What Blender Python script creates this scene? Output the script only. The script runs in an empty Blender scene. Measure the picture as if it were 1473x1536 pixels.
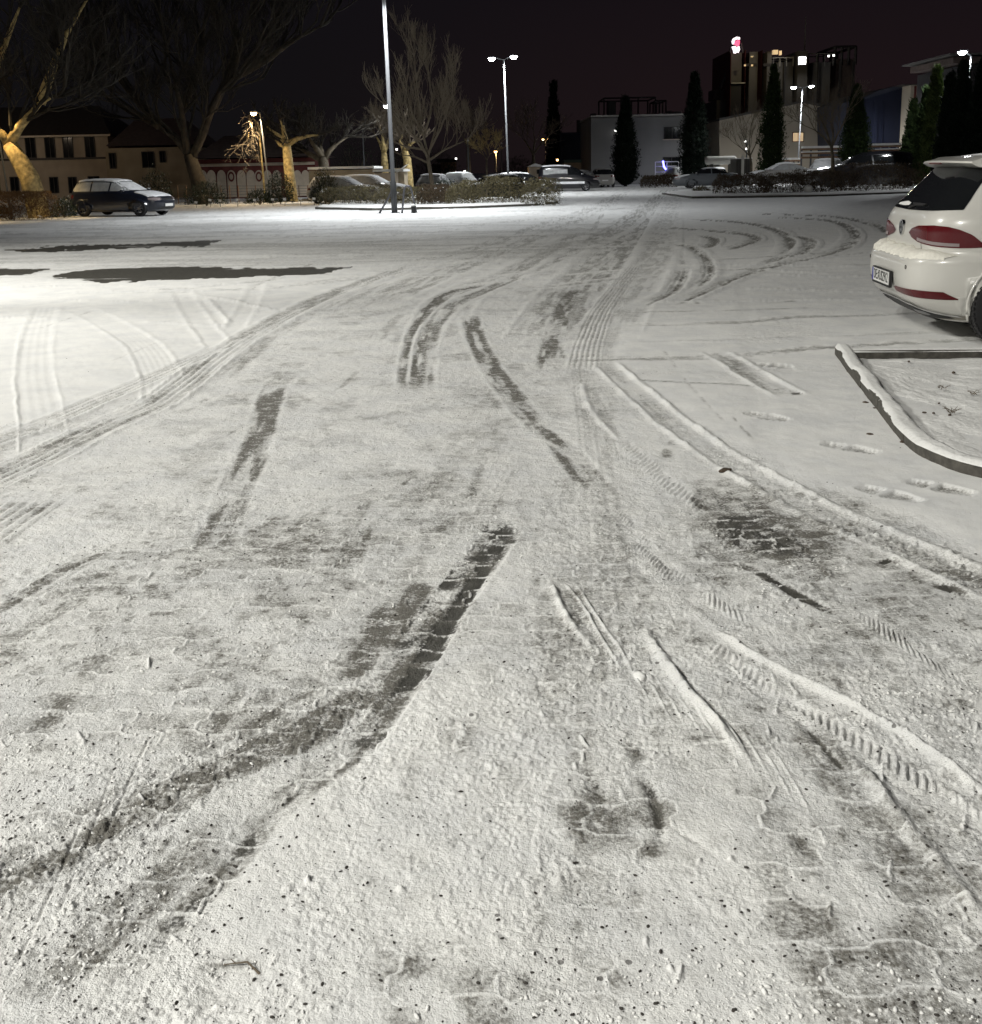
import bpy, bmesh, math, random
import numpy as np
from mathutils import Vector, Matrix, Euler
from mathutils.bvhtree import BVHTree

S = bpy.context.scene
COL = S.collection
R = math.radians
rnd = random.Random(11)

# ------------------------------------------------------------------ camera
IW, IH, F, PCX, PCY = 1473., 1536., 1600., 736.5, 560.
HOR, CH, ROLL = 257., 1.5, -0.0200
PITCH = math.atan((PCY - HOR) / F)
cam_d = bpy.data.cameras.new('camera')
cam = bpy.data.objects.new('camera', cam_d); COL.objects.link(cam); S.camera = cam
cam_d.sensor_fit = 'HORIZONTAL'; cam_d.sensor_width = 36.; cam_d.lens = F / IW * 36.
cam_d.shift_y = -(IH / 2 - PCY) / IW
cam_d.clip_start = .05; cam_d.clip_end = 3000
CR = Matrix.Rotation(math.pi / 2 - PITCH, 3, 'X') @ Matrix.Rotation(ROLL, 3, 'Z')
cam.matrix_world = Matrix.Translation((0, 0, CH)) @ CR.to_4x4()
CRI = np.array(CR.transposed())

def ray(px, py):
    return CR @ Vector(((px - PCX) / F, -(py - PCY) / F, -1.))
def G(px, py, z=0.):
    """the point of the ground a picture position stands for"""
    d = ray(px, py); t = (z - CH) / d.z
    return Vector((d.x * t, d.y * t, z))
def at(px, py, Y):
    d = ray(px, py); t = Y / d.y
    return Vector((d.x * t, Y, CH + d.z * t))
def hy(px):
    return HOR + math.tan(ROLL) * (px - PCX)
def onG(px, Y):
    p = at(px, hy(px) + 10, Y); return Vector((p.x, Y, 0))
def ppm(Y):
    return F / (Y * math.cos(PITCH))      # picture pixels in a metre at distance Y

# ------------------------------------------------------------------ tagging
def tag(o, label=None, cat=None, group=None, kind=None):
    if label: o['label'] = label
    if cat: o['category'] = cat
    if group: o['group'] = group
    if kind: o['kind'] = kind
    return o
def thing(name, loc, label, cat, rz=0., group=None):
    o = bpy.data.objects.new(name, None); COL.objects.link(o)
    o.empty_display_size = .2
    o.location = loc; o.rotation_euler = (0, 0, rz)
    return tag(o, label, cat, group)

# ------------------------------------------------------------------ materials
def mat(name, color, rough=.7, metal=0., emit=None, es=0., var=0., scale=5., bump=0., spec=.5, coat=0., bscale=None):
    m = bpy.data.materials.new(name); m.use_nodes = True
    nt = m.node_tree; b = nt.nodes['Principled BSDF']
    b.inputs['Base Color'].default_value = (*color, 1)
    b.inputs['Roughness'].default_value = rough
    b.inputs['Metallic'].default_value = metal
    b.inputs['Specular IOR Level'].default_value = spec
    b.inputs['Coat Weight'].default_value = coat
    b.inputs['Coat Roughness'].default_value = .05
    if emit:
        b.inputs['Emission Color'].default_value = (*emit, 1); b.inputs['Emission Strength'].default_value = es
    tc = nt.nodes.new('ShaderNodeTexCoord')
    if var:
        n = nt.nodes.new('ShaderNodeTexNoise'); n.inputs['Scale'].default_value = scale; n.inputs['Detail'].default_value = 6
        nt.links.new(tc.outputs['Object'], n.inputs['Vector'])
        r = nt.nodes.new('ShaderNodeMapRange'); r.inputs[1].default_value = .3; r.inputs[2].default_value = .7
        r.inputs[3].default_value = 1 - var; r.inputs[4].default_value = 1 + var
        nt.links.new(n.outputs['Fac'], r.inputs[0])
        x = nt.nodes.new('ShaderNodeVectorMath'); x.operation = 'SCALE'
        x.inputs[0].default_value = color
        nt.links.new(r.outputs[0], x.inputs['Scale']); nt.links.new(x.outputs[0], b.inputs['Base Color'])
    if bump:
        n2 = nt.nodes.new('ShaderNodeTexNoise'); n2.inputs['Scale'].default_value = bscale or scale * 4; n2.inputs['Detail'].default_value = 5
        nt.links.new(tc.outputs['Object'], n2.inputs['Vector'])
        bp = nt.nodes.new('ShaderNodeBump'); bp.inputs['Strength'].default_value = 1.; bp.inputs['Distance'].default_value = bump
        nt.links.new(n2.outputs['Fac'], bp.inputs['Height']); nt.links.new(bp.outputs[0], b.inputs['Normal'])
    return m
def leafmat(name, c1, c2, rough=.75):
    m = bpy.data.materials.new(name); m.use_nodes = True
    nt = m.node_tree; b = nt.nodes['Principled BSDF']; b.inputs['Roughness'].default_value = rough
    b.inputs['Specular IOR Level'].default_value = .08
    g = nt.nodes.new('ShaderNodeNewGeometry'); mx = nt.nodes.new('ShaderNodeMix'); mx.data_type = 'RGBA'
    mx.inputs[6].default_value = (*c1, 1); mx.inputs[7].default_value = (*c2, 1)
    nt.links.new(g.outputs['Random Per Island'], mx.inputs[0]); nt.links.new(mx.outputs[2], b.inputs['Base Color'])
    return m
M = {}
M['snow'] = mat('snow', (.80, .80, .78), .8, var=.05, scale=8, bump=.01, bscale=30)
M['snowcar'] = mat('car_snow', (.82, .83, .84), .8, var=.12, scale=6, bump=.006, bscale=40)
M['concrete'] = mat('concrete', (.075, .07, .06), .9, var=.35, scale=25, bump=.004, bscale=90)
M['galv'] = mat('galvanised_steel', (.085, .09, .095), .65, .1, var=.15, scale=3)
M['steel'] = mat('dark_steel', (.10, .10, .11), .5, .5)
M['galvd'] = mat('darkened_galvanised_steel', (.045, .047, .05), .7, .1)  # steel darkened to offset the lamp light close above the tall pole
M['head'] = mat('lamp_housing', (.09, .09, .10), .5, .3)
M['lens'] = mat('lit_lens', (1, 1, 1), emit=(.95, .98, 1.), es=60.)
M['lensw'] = mat('lit_warm_lens', (1, 1, 1), emit=(1., .62, .25), es=25.)
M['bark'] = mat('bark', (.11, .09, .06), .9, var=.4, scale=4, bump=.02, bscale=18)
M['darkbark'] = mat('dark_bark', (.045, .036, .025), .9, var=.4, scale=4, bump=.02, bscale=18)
M['lit_plane_bark'] = mat('mottled_lamplit_bark', (.42, .32, .14), .85, var=.55, scale=6, bump=.02, bscale=14)  # golden lamplight painted into the mottled bark colour
M['twig'] = mat('twigs', (.13, .105, .075), .9)
M['twigl'] = mat('pale_twigs', (.17, .14, .10), .9)
M['twigd'] = mat('dark_twigs', (.024, .020, .014), .9)
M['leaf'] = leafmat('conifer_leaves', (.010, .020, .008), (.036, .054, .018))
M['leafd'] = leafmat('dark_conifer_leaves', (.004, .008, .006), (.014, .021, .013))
M['leafy'] = leafmat('lamplit_conifer_leaves', (.02, .034, .010), (.09, .12, .04))  # lighter leaf copy, lamplight put into its colour
M['hedge'] = leafmat('hedge_leaves', (.060, .052, .028), (.15, .13, .075))
M['hedged'] = leafmat('dark_hedge_leaves', (.045, .032, .022), (.10, .075, .05))
M['hedger'] = leafmat('brown_hedge_leaves', (.07, .04, .02), (.16, .10, .05))
M['bush'] = leafmat('bush_leaves', (.018, .028, .018), (.07, .085, .06))
M['rubber'] = mat('tyre_rubber', (.012, .012, .013), .8)
M['rim'] = mat('wheel_rim', (.22, .22, .23), .35, .8)
M['rimd'] = mat('dark_wheel_rim', (.03, .03, .032), .35, .6)
M['under'] = mat('black_plastic', (.012, .012, .013), .6)
M['glass'] = mat('dark_window_glass', (.010, .011, .012), .08, spec=.6)
M['frost'] = mat('snowed_window_glass', (.34, .35, .35), .6, var=.2, scale=5)
M['chrome'] = mat('chrome', (.6, .6, .6), .15, 1.)
M['red'] = mat('red_lamp_plastic', (.085, .003, .006), .25, coat=.1)
M['redl'] = mat('bright_red_lamp_plastic', (.40, .02, .025), .15, coat=.5)
M['clear'] = mat('clear_lamp_plastic', (.26, .22, .22), .5, spec=.2)
M['plate'] = mat('plate_white', (.75, .75, .73), .4)
M['ink'] = mat('plate_black', (.01, .01, .01), .5)
M['blue'] = mat('plate_blue', (.02, .03, .30), .4)
M['cream'] = mat('cream_car_paint', (.61, .60, .56), .28, coat=.6)
M['navy'] = mat('navy_car_paint', (.010, .013, .024), .3, coat=.6)
M['black'] = mat('black_car_paint', (.010, .010, .013), .3, coat=.6)
M['grey'] = mat('grey_car_paint', (.10, .11, .12), .35, coat=.5)
M['silver'] = mat('silver_car_paint', (.33, .32, .30), .35, coat=.5)

# ------------------------------------------------------------------ mesh builder
class MB:
    def __init__(s): s.v = []; s.f = []; s.mi = []
    def add(s, vs, fs, mi=0):
        o = len(s.v); s.v += [tuple(v) for v in vs]; s.f += [tuple(i + o for i in f) for f in fs]; s.mi += [mi] * len(fs)
    def box(s, c, d, rz=0., mi=0, rot=None):
        hx, hy_, hz = d[0] / 2, d[1] / 2, d[2] / 2
        m = rot or Matrix.Rotation(rz, 3, 'Z'); c = Vector(c)
        vs = [c + m @ Vector((x * hx, y * hy_, z * hz)) for z in (-1, 1) for y in (-1, 1) for x in (-1, 1)]
        s.add(vs, [(0, 2, 3, 1), (4, 5, 7, 6), (0, 1, 5, 4), (2, 6, 7, 3), (0, 4, 6, 2), (1, 3, 7, 5)], mi)
    def tube(s, pts, rad, k=6, mi=0, cap=True):
        pts = [Vector(p) for p in pts]; n = len(pts)
        if not hasattr(rad, '__len__'): rad = [rad] * n
        vs = []
        up = Vector((0, 0, 1)); d0 = (pts[-1] - pts[0]).normalized() if (pts[-1] - pts[0]).length > 1e-6 else Vector((1, 0, 0))
        if abs(d0.z) > .8: up = Vector((1, 0, 0))
        for i in range(n):
            d = (pts[min(i + 1, n - 1)] - pts[max(i - 1, 0)])
            d = d.normalized() if d.length > 1e-7 else d0
            a = d.cross(up); a = a.normalized() if a.length > 1e-4 else Vector((0, 1, 0))
            b = d.cross(a)
            for j in range(k):
                t = 2 * math.pi * j / k
                vs.append(pts[i] + (a * math.cos(t) + b * math.sin(t)) * rad[i])
        fs = [(i * k + j, i * k + (j + 1) % k, (i + 1) * k + (j + 1) % k, (i + 1) * k + j) for i in range(n - 1) for j in range(k)]
        if cap: fs += [tuple(range(k))[::-1], tuple((n - 1) * k + j for j in range(k))]
        s.add(vs, fs, mi)
    def lathe(s, c, prof, k=24, axis='z', mi=0, closed=False):
        vs = []
        c = Vector(c)
        for r_, z in prof:
            for j in range(k):
                t = 2 * math.pi * j / k; a, b = r_ * math.cos(t), r_ * math.sin(t)
                vs.append(c + (Vector((a, b, z)) if axis == 'z' else Vector((a, z, b))))
        n = len(prof)
        fs = [(i * k + j, i * k + (j + 1) % k, ((i + 1) % n) * k + (j + 1) % k, ((i + 1) % n) * k + j) for i in range(n if closed else n - 1) for j in range(k)]
        s.add(vs, fs, mi)
    def build(s, name, m, parent=None, smooth=False, world=False):
        me = bpy.data.meshes.new(name)
        v = s.v
        if world and parent is not None:
            l = parent.location; v = [(a - l.x, b - l.y, c - l.z) for a, b, c in v]
        me.from_pydata(v, [], s.f)
        ms = m if isinstance(m, (list, tuple)) else [m]
        for q in ms: me.materials.append(q)
        if len(ms) > 1: me.polygons.foreach_set('material_index', s.mi)
        if smooth: me.polygons.foreach_set('use_smooth', [True] * len(me.polygons))
        me.update()
        o = bpy.data.objects.new(name, me); COL.objects.link(o)
        if parent is not None: o.parent = parent
        return o

# ------------------------------------------------------------------ noise on arrays
def h2(ix, iy, s):
    with np.errstate(over='ignore'):
        n = ix.astype(np.uint32) * np.uint32(374761393) + iy.astype(np.uint32) * np.uint32(668265263) + np.uint32((s * 1442695 + 12345) & 0xffffffff)
        n = (n ^ (n >> np.uint32(13))) * np.uint32(1274126177)
        n = (n ^ (n >> np.uint32(15))) * np.uint32(2246822519)
        n = n ^ (n >> np.uint32(16))
    return n.astype(np.float32) / np.float32(4294967296.)
def vn(x, y, s=0):
    xf = np.floor(x); yf = np.floor(y); ix = xf.astype(np.int64); iy = yf.astype(np.int64)
    u = (x - xf).astype(np.float32); v = (y - yf).astype(np.float32)
    u = u * u * (3 - 2 * u); v = v * v * (3 - 2 * v)
    a = h2(ix, iy, s); b = h2(ix + 1, iy, s); c = h2(ix, iy + 1, s); d = h2(ix + 1, iy + 1, s)
    return a + (b - a) * u + (c - a) * v + (a - b - c + d) * u * v
def fbm(x, y, s=0, o=4):
    r = 0; a = .5; t = 0
    for i in range(o):
        r = r + a * vn(x * 2 ** i + i * 7.3, y * 2 ** i + i * 3.1, s + i * 17); t += a; a *= .5
    return r / t
def bumps(x, y, s, rmin=.25, rmax=.5, p=1.):
    """rounded lumps, one per cell of a jittered lattice, with a chance p"""
    xf = np.floor(x).astype(np.int64); yf = np.floor(y).astype(np.int64); out = np.zeros(x.shape, np.float32)
    for i in (-1, 0, 1):
        for j in (-1, 0, 1):
            cx = xf + i; cy = yf + j
            rr = h2(cx, cy, s + 2); r_ = rmin + (rmax - rmin) * h2(cx, cy, s + 3)
            dx = x - (cx + h2(cx, cy, s)); dy = y - (cy + h2(cx, cy, s + 1))
            th = h2(cx, cy, s + 4) * 3.1416; ct = np.cos(th); st = np.sin(th); st2 = 1 + .9 * h2(cx, cy, s + 5)
            d2 = ((dx * ct + dy * st) * st2) ** 2 + (-dx * st + dy * ct) ** 2
            hgt = np.sqrt(np.clip(1 - d2 / (r_ * r_), 0, 1)) * r_ * 2 * (rr < p)
            out = np.maximum(out, hgt)
    return out
def ss(a, b, x):
    t = np.clip((x - a) / (b - a), 0, 1); return t * t * (3 - 2 * t)
# ------------------------------------------------------------------ the snowed ground: one sheet, real relief
CP, SP = math.cos(PITCH), math.sin(PITCH)
pr = np.arange(1640., 279., -1.5)                     # rows, closer together near the camera
ang = np.arctan((pr - PCY) / F) + PITCH
YR = CH / np.tan(ang)
YR = np.concatenate([[-6., -2.5, -.5, .3, .8, 1.05], YR[YR > 1.1], [90 + 6 * i for i in range(1, 12)], [170, 200, 250, 320, 420, 600, 900]])
YR = np.unique(YR); YR = YR[(YR < 1.06) | (YR > 1.1)]
tc_ = np.arange(-.50, .5001, 1.5 / F)
side = .50 + np.cumsum(.002 * 1.13 ** np.arange(40)); side = side[side < 2.6]
TC = np.concatenate([-side[::-1], tc_, side])
def scl(y): return np.maximum(CP * y + CH * SP, .9)
YY, TT = np.meshgrid(YR, TC, indexing='ij')
XX = TT * scl(YY)
nr, nc = YY.shape
P3 = np.stack([XX, YY, np.full_like(XX, -CH)], -1) @ CRI.T
dep = np.maximum(-P3[..., 2], .2)
PX = PCX + F * P3[..., 0] / dep; PY = PCY - F * P3[..., 1] / dep
DY = np.gradient(YR)[:, None] * np.ones_like(XX)      # row spacing
def vis(L):                                           # how much of a wavelength L the sheet can carry here
    return ss(1.2, 3.2, L / np.maximum(DY, 1e-4))

X = XX.astype(np.float32); Y = YY.astype(np.float32)
def polyd(pts):
    """signed distance in picture pixels to an outline on the ground, inside > 0"""
    ins = np.zeros(X.shape, bool); d = np.full(X.shape, 1e9, np.float32)
    n = len(pts)
    for i in range(n):
        x1, y1 = pts[i]; x2, y2 = pts[(i + 1) % n]
        c = ((y1 > PY) != (y2 > PY)); xx = (x2 - x1) * (PY - y1) / ((y2 - y1) or 1e-9) + x1
        ins ^= c & (PX < xx)
        ex, ey = x2 - x1, y2 - y1; t = np.clip(((PX - x1) * ex + (PY - y1) * ey) / (ex * ex + ey * ey), 0, 1)
        d = np.minimum(d, np.hypot(PX - x1 - t * ex, PY - y1 - t * ey))
    return np.where(ins, d, -d)

n_big = fbm(X * .35, Y * .35, 3, 4); n_mid = fbm(X * 2.2, Y * 2.2, 5, 4); n_fine = fbm(X * 14, Y * 14, 9, 3)
# churn: 1 where wheels and feet have broken the snow, 0 where it lies as it fell
C = np.ones(X.shape, np.float32)
for pts, lo, fe in (
    ([(-400, 428), (560, 408), (470, 450), (420, 472), (340, 520), (250, 585), (100, 625), (-400, 720)], .0, 14),
    ([(905, 560), (1800, 540), (1800, 1100), (1473, 838), (1361, 772), (1235, 728), (1160, 697), (1085, 657), (1015, 617), (955, 583)], .05, 18),
    ([(1000, 300), (1900, 270), (1900, 560), (915, 560), (930, 480), (975, 400)], .12, 20),
    ([(760, 800), (850, 900), (900, 1100), (820, 1300), (700, 1640), (200, 1640), (370, 1300), (520, 1130), (650, 985)], .55, 40),
    ([(1000, 1180), (1350, 1350), (1473, 1640), (1000, 1640), (850, 1500)], .55, 60),
    ([(820, 560), (960, 600), (1120, 740), (1000, 780), (850, 660)], .6, 25)):
    dd = polyd(pts) + (n_mid - .5) * 30
    C = np.minimum(C, 1 - ss(-fe, fe, dd) * (1 - lo))
H = .015 * (1 - C) + .0055 * C + (n_big - .5) * .02 + (n_mid - .5) * .008
B = np.zeros(X.shape, np.float32)     # bare paving
D = np.zeros(X.shape, np.float32)     # thin, grey, pressed snow, and shade painted in prints and by ridges
D += C * (.05 + .12 * ss(.46, .72, fbm(X * 1.3, Y * .9, 21, 5)) + .26 * ss(.5, .72, fbm(X * 5, Y * 4, 22, 4)) + .30 * ss(.52, .8, fbm(X * 26, Y * 20, 23, 3)) * vis(.04))
# lumps
ca = C * ss(.30, .62, fbm(X * 3.1, Y * 3.1, 33, 3)) * .9 + .25 * C
lump = bumps(X * 30, Y * 30, 40, .2, .55, .55) * .0045 * vis(.035) + bumps(X * 62, Y * 62, 50, .25, .6, .7) * .0038 * vis(.017) \
     + bumps(X * 13, Y * 13, 60, .2, .5, .35) * .005 * vis(.08) * ss(.5, .75, fbm(X * 1.1, Y * 1.1, 71, 2))
relief = lump * ca + (n_fine - .5) * .006 * C * vis(.05) + (fbm(X * 5, Y * 5, 77, 4) - .5) * .016 * C * vis(.12)
pol = ss(.47, .60, fbm(X * 1.5 + 4, Y * 1.2, 131, 4)) * C * ss(12, 5, Y)
relief *= 1 - .72 * pol
relief += (fbm(X * 1.6, Y * 1.6, 78, 3) - .5) * .03 * C * ss(6, 14, Y) * vis(.5)
relief += (n_fine - .5) * .0040 * (1 - C) + (fbm(X * 3, Y * 3, 79, 3) - .5) * .011 * (1 - C)

LUMP = lump * 1.6 + (n_fine - .5) * .008 * vis(.05)
def smooth_line(p):
    pts = [Vector((q.x, q.y)) for q in p]; pts = [pts[0] * 2 - pts[1]] + pts + [pts[-1] * 2 - pts[-2]]
    out = []
    for i in range(1, len(pts) - 2):
        a, b, c, d = pts[i - 1:i + 3]; n = max(2, int((c - b).length / max(.06, .03 * b.y)))
        n = min(n, 24)
        for k in range(n):
            t = k / n
            out.append(.5 * ((2 * b) + (c - a) * t + (2 * a - 5 * b + 4 * c - d) * t * t + (3 * b - a - 3 * c + d) * t ** 3))
    out.append(pts[-2]); return out
def field(px, rad):
    """lateral offset u and run s of the nearest place on a traced line, within rad"""
    L = smooth_line([G(*q) for q in px])
    r0 = max(0, np.searchsorted(YR, min(p.y for p in L) - rad) - 1); r1 = np.searchsorted(YR, max(p.y for p in L) + rad) + 1
    xs = [(p.x + e) / float(scl(p.y)) for p in L for e in (-rad * 1.3, rad * 1.3)]
    c0 = max(0, np.searchsorted(TC, min(xs)) - 2); c1 = np.searchsorted(TC, max(xs)) + 2
    x = X[r0:r1, c0:c1]; y = Y[r0:r1, c0:c1]
    best = np.full(x.shape, 1e9, np.float32); u = np.zeros_like(best); s_ = np.zeros_like(best); run = 0.
    yr = YR[r0:r1]
    for a, b in zip(L[:-1], L[1:]):
        e = b - a; l = e.length
        if l < 1e-6: continue
        i0 = max(0, np.searchsorted(yr, min(a.y, b.y) - rad) - 1); i1 = np.searchsorted(yr, max(a.y, b.y) + rad) + 1
        sl = slice(i0, i1); ex, ey = e.x / l, e.y / l
        dx = x[sl] - a.x; dy = y[sl] - a.y
        t = np.clip(dx * ex + dy * ey, 0, l); qx = dx - t * ex; qy = dy - t * ey; dd = np.hypot(qx, qy)
        k = dd < best[sl]
        best[sl][k] = dd[k]; u[sl][k] = (np.sign(ex * dy - ey * dx) * dd)[k]; s_[sl][k] = (run + t)[k]
        run += l
    return slice(r0, r1), slice(c0, c1), best, u, s_, run

def track(px, w, depth=.5, berm=(0, 0), ribs=0., rp=.035, chev=1.2, grooves=0., gn=5, bare=0., dirt=0., nz=1., fade=(.1, .1), edge=.015, white=0., seed=1, bw=.022, dashed=0., rough=0.):
    """one tyre's path: width w, pressed to a share of the snow's height, thrown-up edges, tread pattern, bare paving"""
    hw = w / 2; rad = hw + .16
    sr, sc, d, u, s_, run = field(px, rad)
    x = X[sr, sc]; y = Y[sr, sc]
    if x.size == 0: return
    dy = DY[sr, sc]
    wob = (fbm(s_ * 3 + seed * 5, u * 8, seed, 3) - .5)
    ed = np.maximum(edge, dy * .5)
    m = 1 - ss(hw - ed, hw + ed, d + wob * .03 * nz)
    f = ss(0, max(fade[0], .01), s_) * ss(0, max(fade[1], .01), run - s_)
    f = f * (d < rad)
    if dashed: f = f * ss(.5 - .25, .5 + .15, vn(s_ * dashed, s_ * 0 + seed, seed + 3))
    m = m * f
    H[sr, sc] = H[sr, sc] * (1 - m * depth) + m * depth * .002
    relief[sr, sc] *= 1 - m * min(depth, .8) * .75
    vy = ss(.6, 2.2, rp / np.maximum(dy, 1e-4))
    if rough: relief[sr, sc] += m * rough * LUMP[sr, sc]
    if ribs:
        ph = (s_ + np.abs(u) * chev + .014 * wob) / rp
        relief[sr, sc] += m * ribs * (ss(.30, .62, np.abs((ph % 1) * 2 - 1)) * vy * (1.6 * ss(.3, .65, fbm(s_ * 5, u * 14, seed + 8, 3))) - .4 * vy)
    if grooves:
        gx = u / hw * gn / 2; gw = hw * 2 / gn
        relief[sr, sc] += m * grooves * (.5 + .5 * np.cos(gx * 2 * np.pi)) * ss(.3, 1.2, gw / np.maximum(dy * .4, 1e-4))
        D[sr, sc] = np.maximum(D[sr, sc], m * .55 * ss(.2, .9, .5 - .5 * np.cos(gx * 2 * np.pi)) * ss(.2, .5, vn(s_ * 2, gx * 0, seed)) * (grooves > .004))
    for k, sg in ((0, 1), (1, -1)):
        if berm[k]:
            bb = np.maximum(bw, dy * .45)
            g = np.exp(-((sg * u - hw - bb * .6 + wob * .02) / bb) ** 2) * f
            am = berm[k] * (.55 + .9 * vn(s_ * 7 + seed, s_ * 0, seed + 4)) * ss(.15, .45, vn(s_ * 2.1, s_ * 0, seed + 9) + .25)
            relief[sr, sc] += g * am * (1 + .5 * (vn(s_ * 45, u * 60, seed) - .5))
            D[sr, sc] *= 1 - .85 * g
            B[sr, sc] *= 1 - g
    if bare:
        patch = fbm(s_ * 2.2 + seed, u * 9 + 3, seed + 30, 4)
        thr = 1 - bare
        fin = fbm(x * 16, y * 11, seed + 31, 3)
        B[sr, sc] = np.maximum(B[sr, sc], m * ss(thr - .16, thr + .20, patch * .52 + fin * .48 + .06 * (1 - np.clip(d / hw, 0, 1)) - .04))
    if dirt:
        md = (1 - ss(hw * .55, hw * 1.1 + ed, d + wob * .10 * hw * 4)) * f
        k = ss(.30, .66, fbm(s_ * 1.8, u * 16, seed + 40, 4)) * .75 + .5 * fbm(x * 12, y * 9, seed + 41, 3)
        D[sr, sc] = np.maximum(D[sr, sc], md * dirt * k)
    if white: D[sr, sc] *= 1 - m * white

def ridge(px, w, h, white=1., seed=1, nz=1., fade=(.2, .2)):
    sr, sc, d, u, s_, run = field(px, w * 2.5)
    f = ss(0, fade[0], s_) * ss(0, fade[1], run - s_) * (d < w * 2.5)
    ww = np.maximum(w, DY[sr, sc] * .5)
    g = np.exp(-(d / ww) ** 2) * f * (1 + nz * (vn(s_ * 30, u * 40, seed) - .5))
    relief[sr, sc] += g * h * (.7 + .6 * vn(s_ * 8, s_ * 0, seed + 1))
    D[sr, sc] *= 1 - np.clip(g, 0, 1) * white; B[sr, sc] *= 1 - np.clip(g * 1.5, 0, 1) * white
def streak(px, w, dark=.7, bare=0., seed=1, cut=.004, fade=(.1, .1)):
    sr, sc, d, u, s_, run = field(px, w * 2.5)
    f = ss(0, fade[0], s_) * ss(0, fade[1], run - s_) * (d < w * 2.5)
    ww = np.maximum(w, DY[sr, sc] * .45)
    g = np.exp(-(d / ww) ** 2) * f * ss(.25, .6, vn(s_ * 9, u * 30, seed) * .6 + vn(s_ * 2.5, u * 0, seed + 1) * .5)
    D[sr, sc] = np.maximum(D[sr, sc], g * dark); B[sr, sc] = np.maximum(B[sr, sc], g * bare); relief[sr, sc] -= g * cut

for k in range(14):                                   # overlapping faint wheel lines through the driven area
    x0 = rnd.uniform(300, 1400); x1 = 880 + (x0 - 700) * .25 + rnd.uniform(-120, 100); bend = rnd.uniform(-25, 25); ya, yb = rnd.uniform(1000, 1600), rnd.uniform(420, 700)
    pts = [(x0 + (x1 - x0) * t + bend * math.sin(3.14 * t), ya + (yb - ya) * t ** .75) for t in (0, .25, .5, .75, 1)]
    track(pts, rnd.uniform(.12, .2), depth=.3, grooves=rnd.choice((0, .0012)), gn=4, dirt=rnd.uniform(.15, .5), seed=600 + k, fade=(.8, 1.2), edge=.05, rough=.2)
for k in range(90):                                   # faint scuffs and smears, along the traffic
    x0, y0 = rnd.uniform(0, 1400), rnd.uniform(430, 1500); vx, vy = 880 - x0 + rnd.uniform(-150, 150), 250 - y0; ln = rnd.uniform(40, 160) / math.hypot(vx, vy); bx = rnd.uniform(-8, 8)
    streak([(x0, y0), (x0 + vx * ln * .5 + bx, y0 + vy * ln * .5), (x0 + vx * ln, y0 + vy * ln)], rnd.uniform(.012, .05), rnd.uniform(.25, .65), rnd.choice((0, 0, .25)), seed=900 + k, cut=.001, fade=(.15, .15))
# the worn way through the car park
for k, (p, w, a) in enumerate([
    ([(1003, 285), (975, 320), (940, 360), (900, 400), (860, 450), (820, 530)], .9, .5),
    ([(935, 290), (860, 330), (760, 372), (640, 420), (520, 470)], .7, .45),
    ([(985, 300), (930, 340), (810, 395), (700, 440), (650, 490)], .6, .5),
    ([(1010, 290), (1000, 330), (985, 380), (955, 430), (900, 520)], .6, .35),
    ([(900, 310), (780, 350), (700, 378), (560, 400)], .5, .45), ([(880, 345), (820, 380), (730, 430)], .4, .45),
    ([(700, 345), (500, 355), (300, 352), (60, 352)], .7, .35), ([(760, 385), (560, 385), (330, 388), (0, 392)], .6, .3),
    ([(920, 318), (700, 338), (520, 340), (300, 338), (0, 346)], .5, .35), ([(620, 330), (400, 330), (200, 334)], .5, .3),
    ([(760, 400), (600, 410), (420, 432), (200, 440), (0, 445)], .5, .3), ([(650, 370), (420, 372), (200, 378)], .4, .3)]):
    track(p, w, depth=.5, berm=(.006, .006), dirt=a * 1.3, seed=100 + k, fade=(2, 2), edge=.1)
for k in range(34):                                    # faint wheel streaks far off
    y0 = 300 + 140 * rnd.random(); x0 = rnd.uniform(-100, 800); ln = rnd.uniform(150, 500)
    sl = rnd.uniform(-.10, .02); cv = rnd.uniform(-12, 12)
    pts = [(x0 + ln * t, y0 + sl * ln * t + cv * math.sin(t * 3)) for t in (0, .33, .66, 1)]
    if rnd.random() < .5: track(pts, .24, depth=.6, berm=(.007, .007), dirt=rnd.uniform(.15, .5), seed=200 + k, fade=(1, 1))
    else: ridge(pts, .05, .012, seed=230 + k, fade=(1, 1))
# marks on the left field
track([(100, 462), (130, 470), (166, 488), (216, 521), (240, 560), (250, 600)], .30, depth=.3, berm=(.0045, .005), bw=.009, grooves=.0014, gn=6, dirt=.14, seed=2, rough=.3)
track([(70, 462), (57, 500), (52, 560), (62, 622), (70, 680)], .26, depth=.3, berm=(.003, .006), bw=.009, grooves=.0012, gn=4, dirt=.14, seed=3, rough=.3)
track([(271, 440), (301, 486), (330, 522)], .22, depth=.3, berm=(.006, .006), bw=.012, dirt=.12, seed=4)
track([(387, 428), (372, 462), (352, 495)], .18, depth=.3, berm=(.005, .005), bw=.012, dirt=.15, seed=5)
track([(300, 450), (335, 488)], .1, depth=.2, berm=(.012, 0), seed=6)
ridge([(-60, 478), (92, 479)], .035, .014, seed=7); ridge([(210, 484), (280, 488), (352, 491)], .035, .013, seed=8)
ridge([(80, 452), (200, 455), (300, 447)], .04, .014, seed=9); ridge([(290, 445), (340, 452), (420, 470)], .04, .014, seed=10)
ridge([(100, 440), (260, 438), (420, 440)], .05, .012, seed=12); ridge([(0, 432), (150, 430), (400, 428)], .06, .012, seed=13)
streak([(225, 490), (262, 486), (330, 488)], .03, .3, seed=4)
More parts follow.
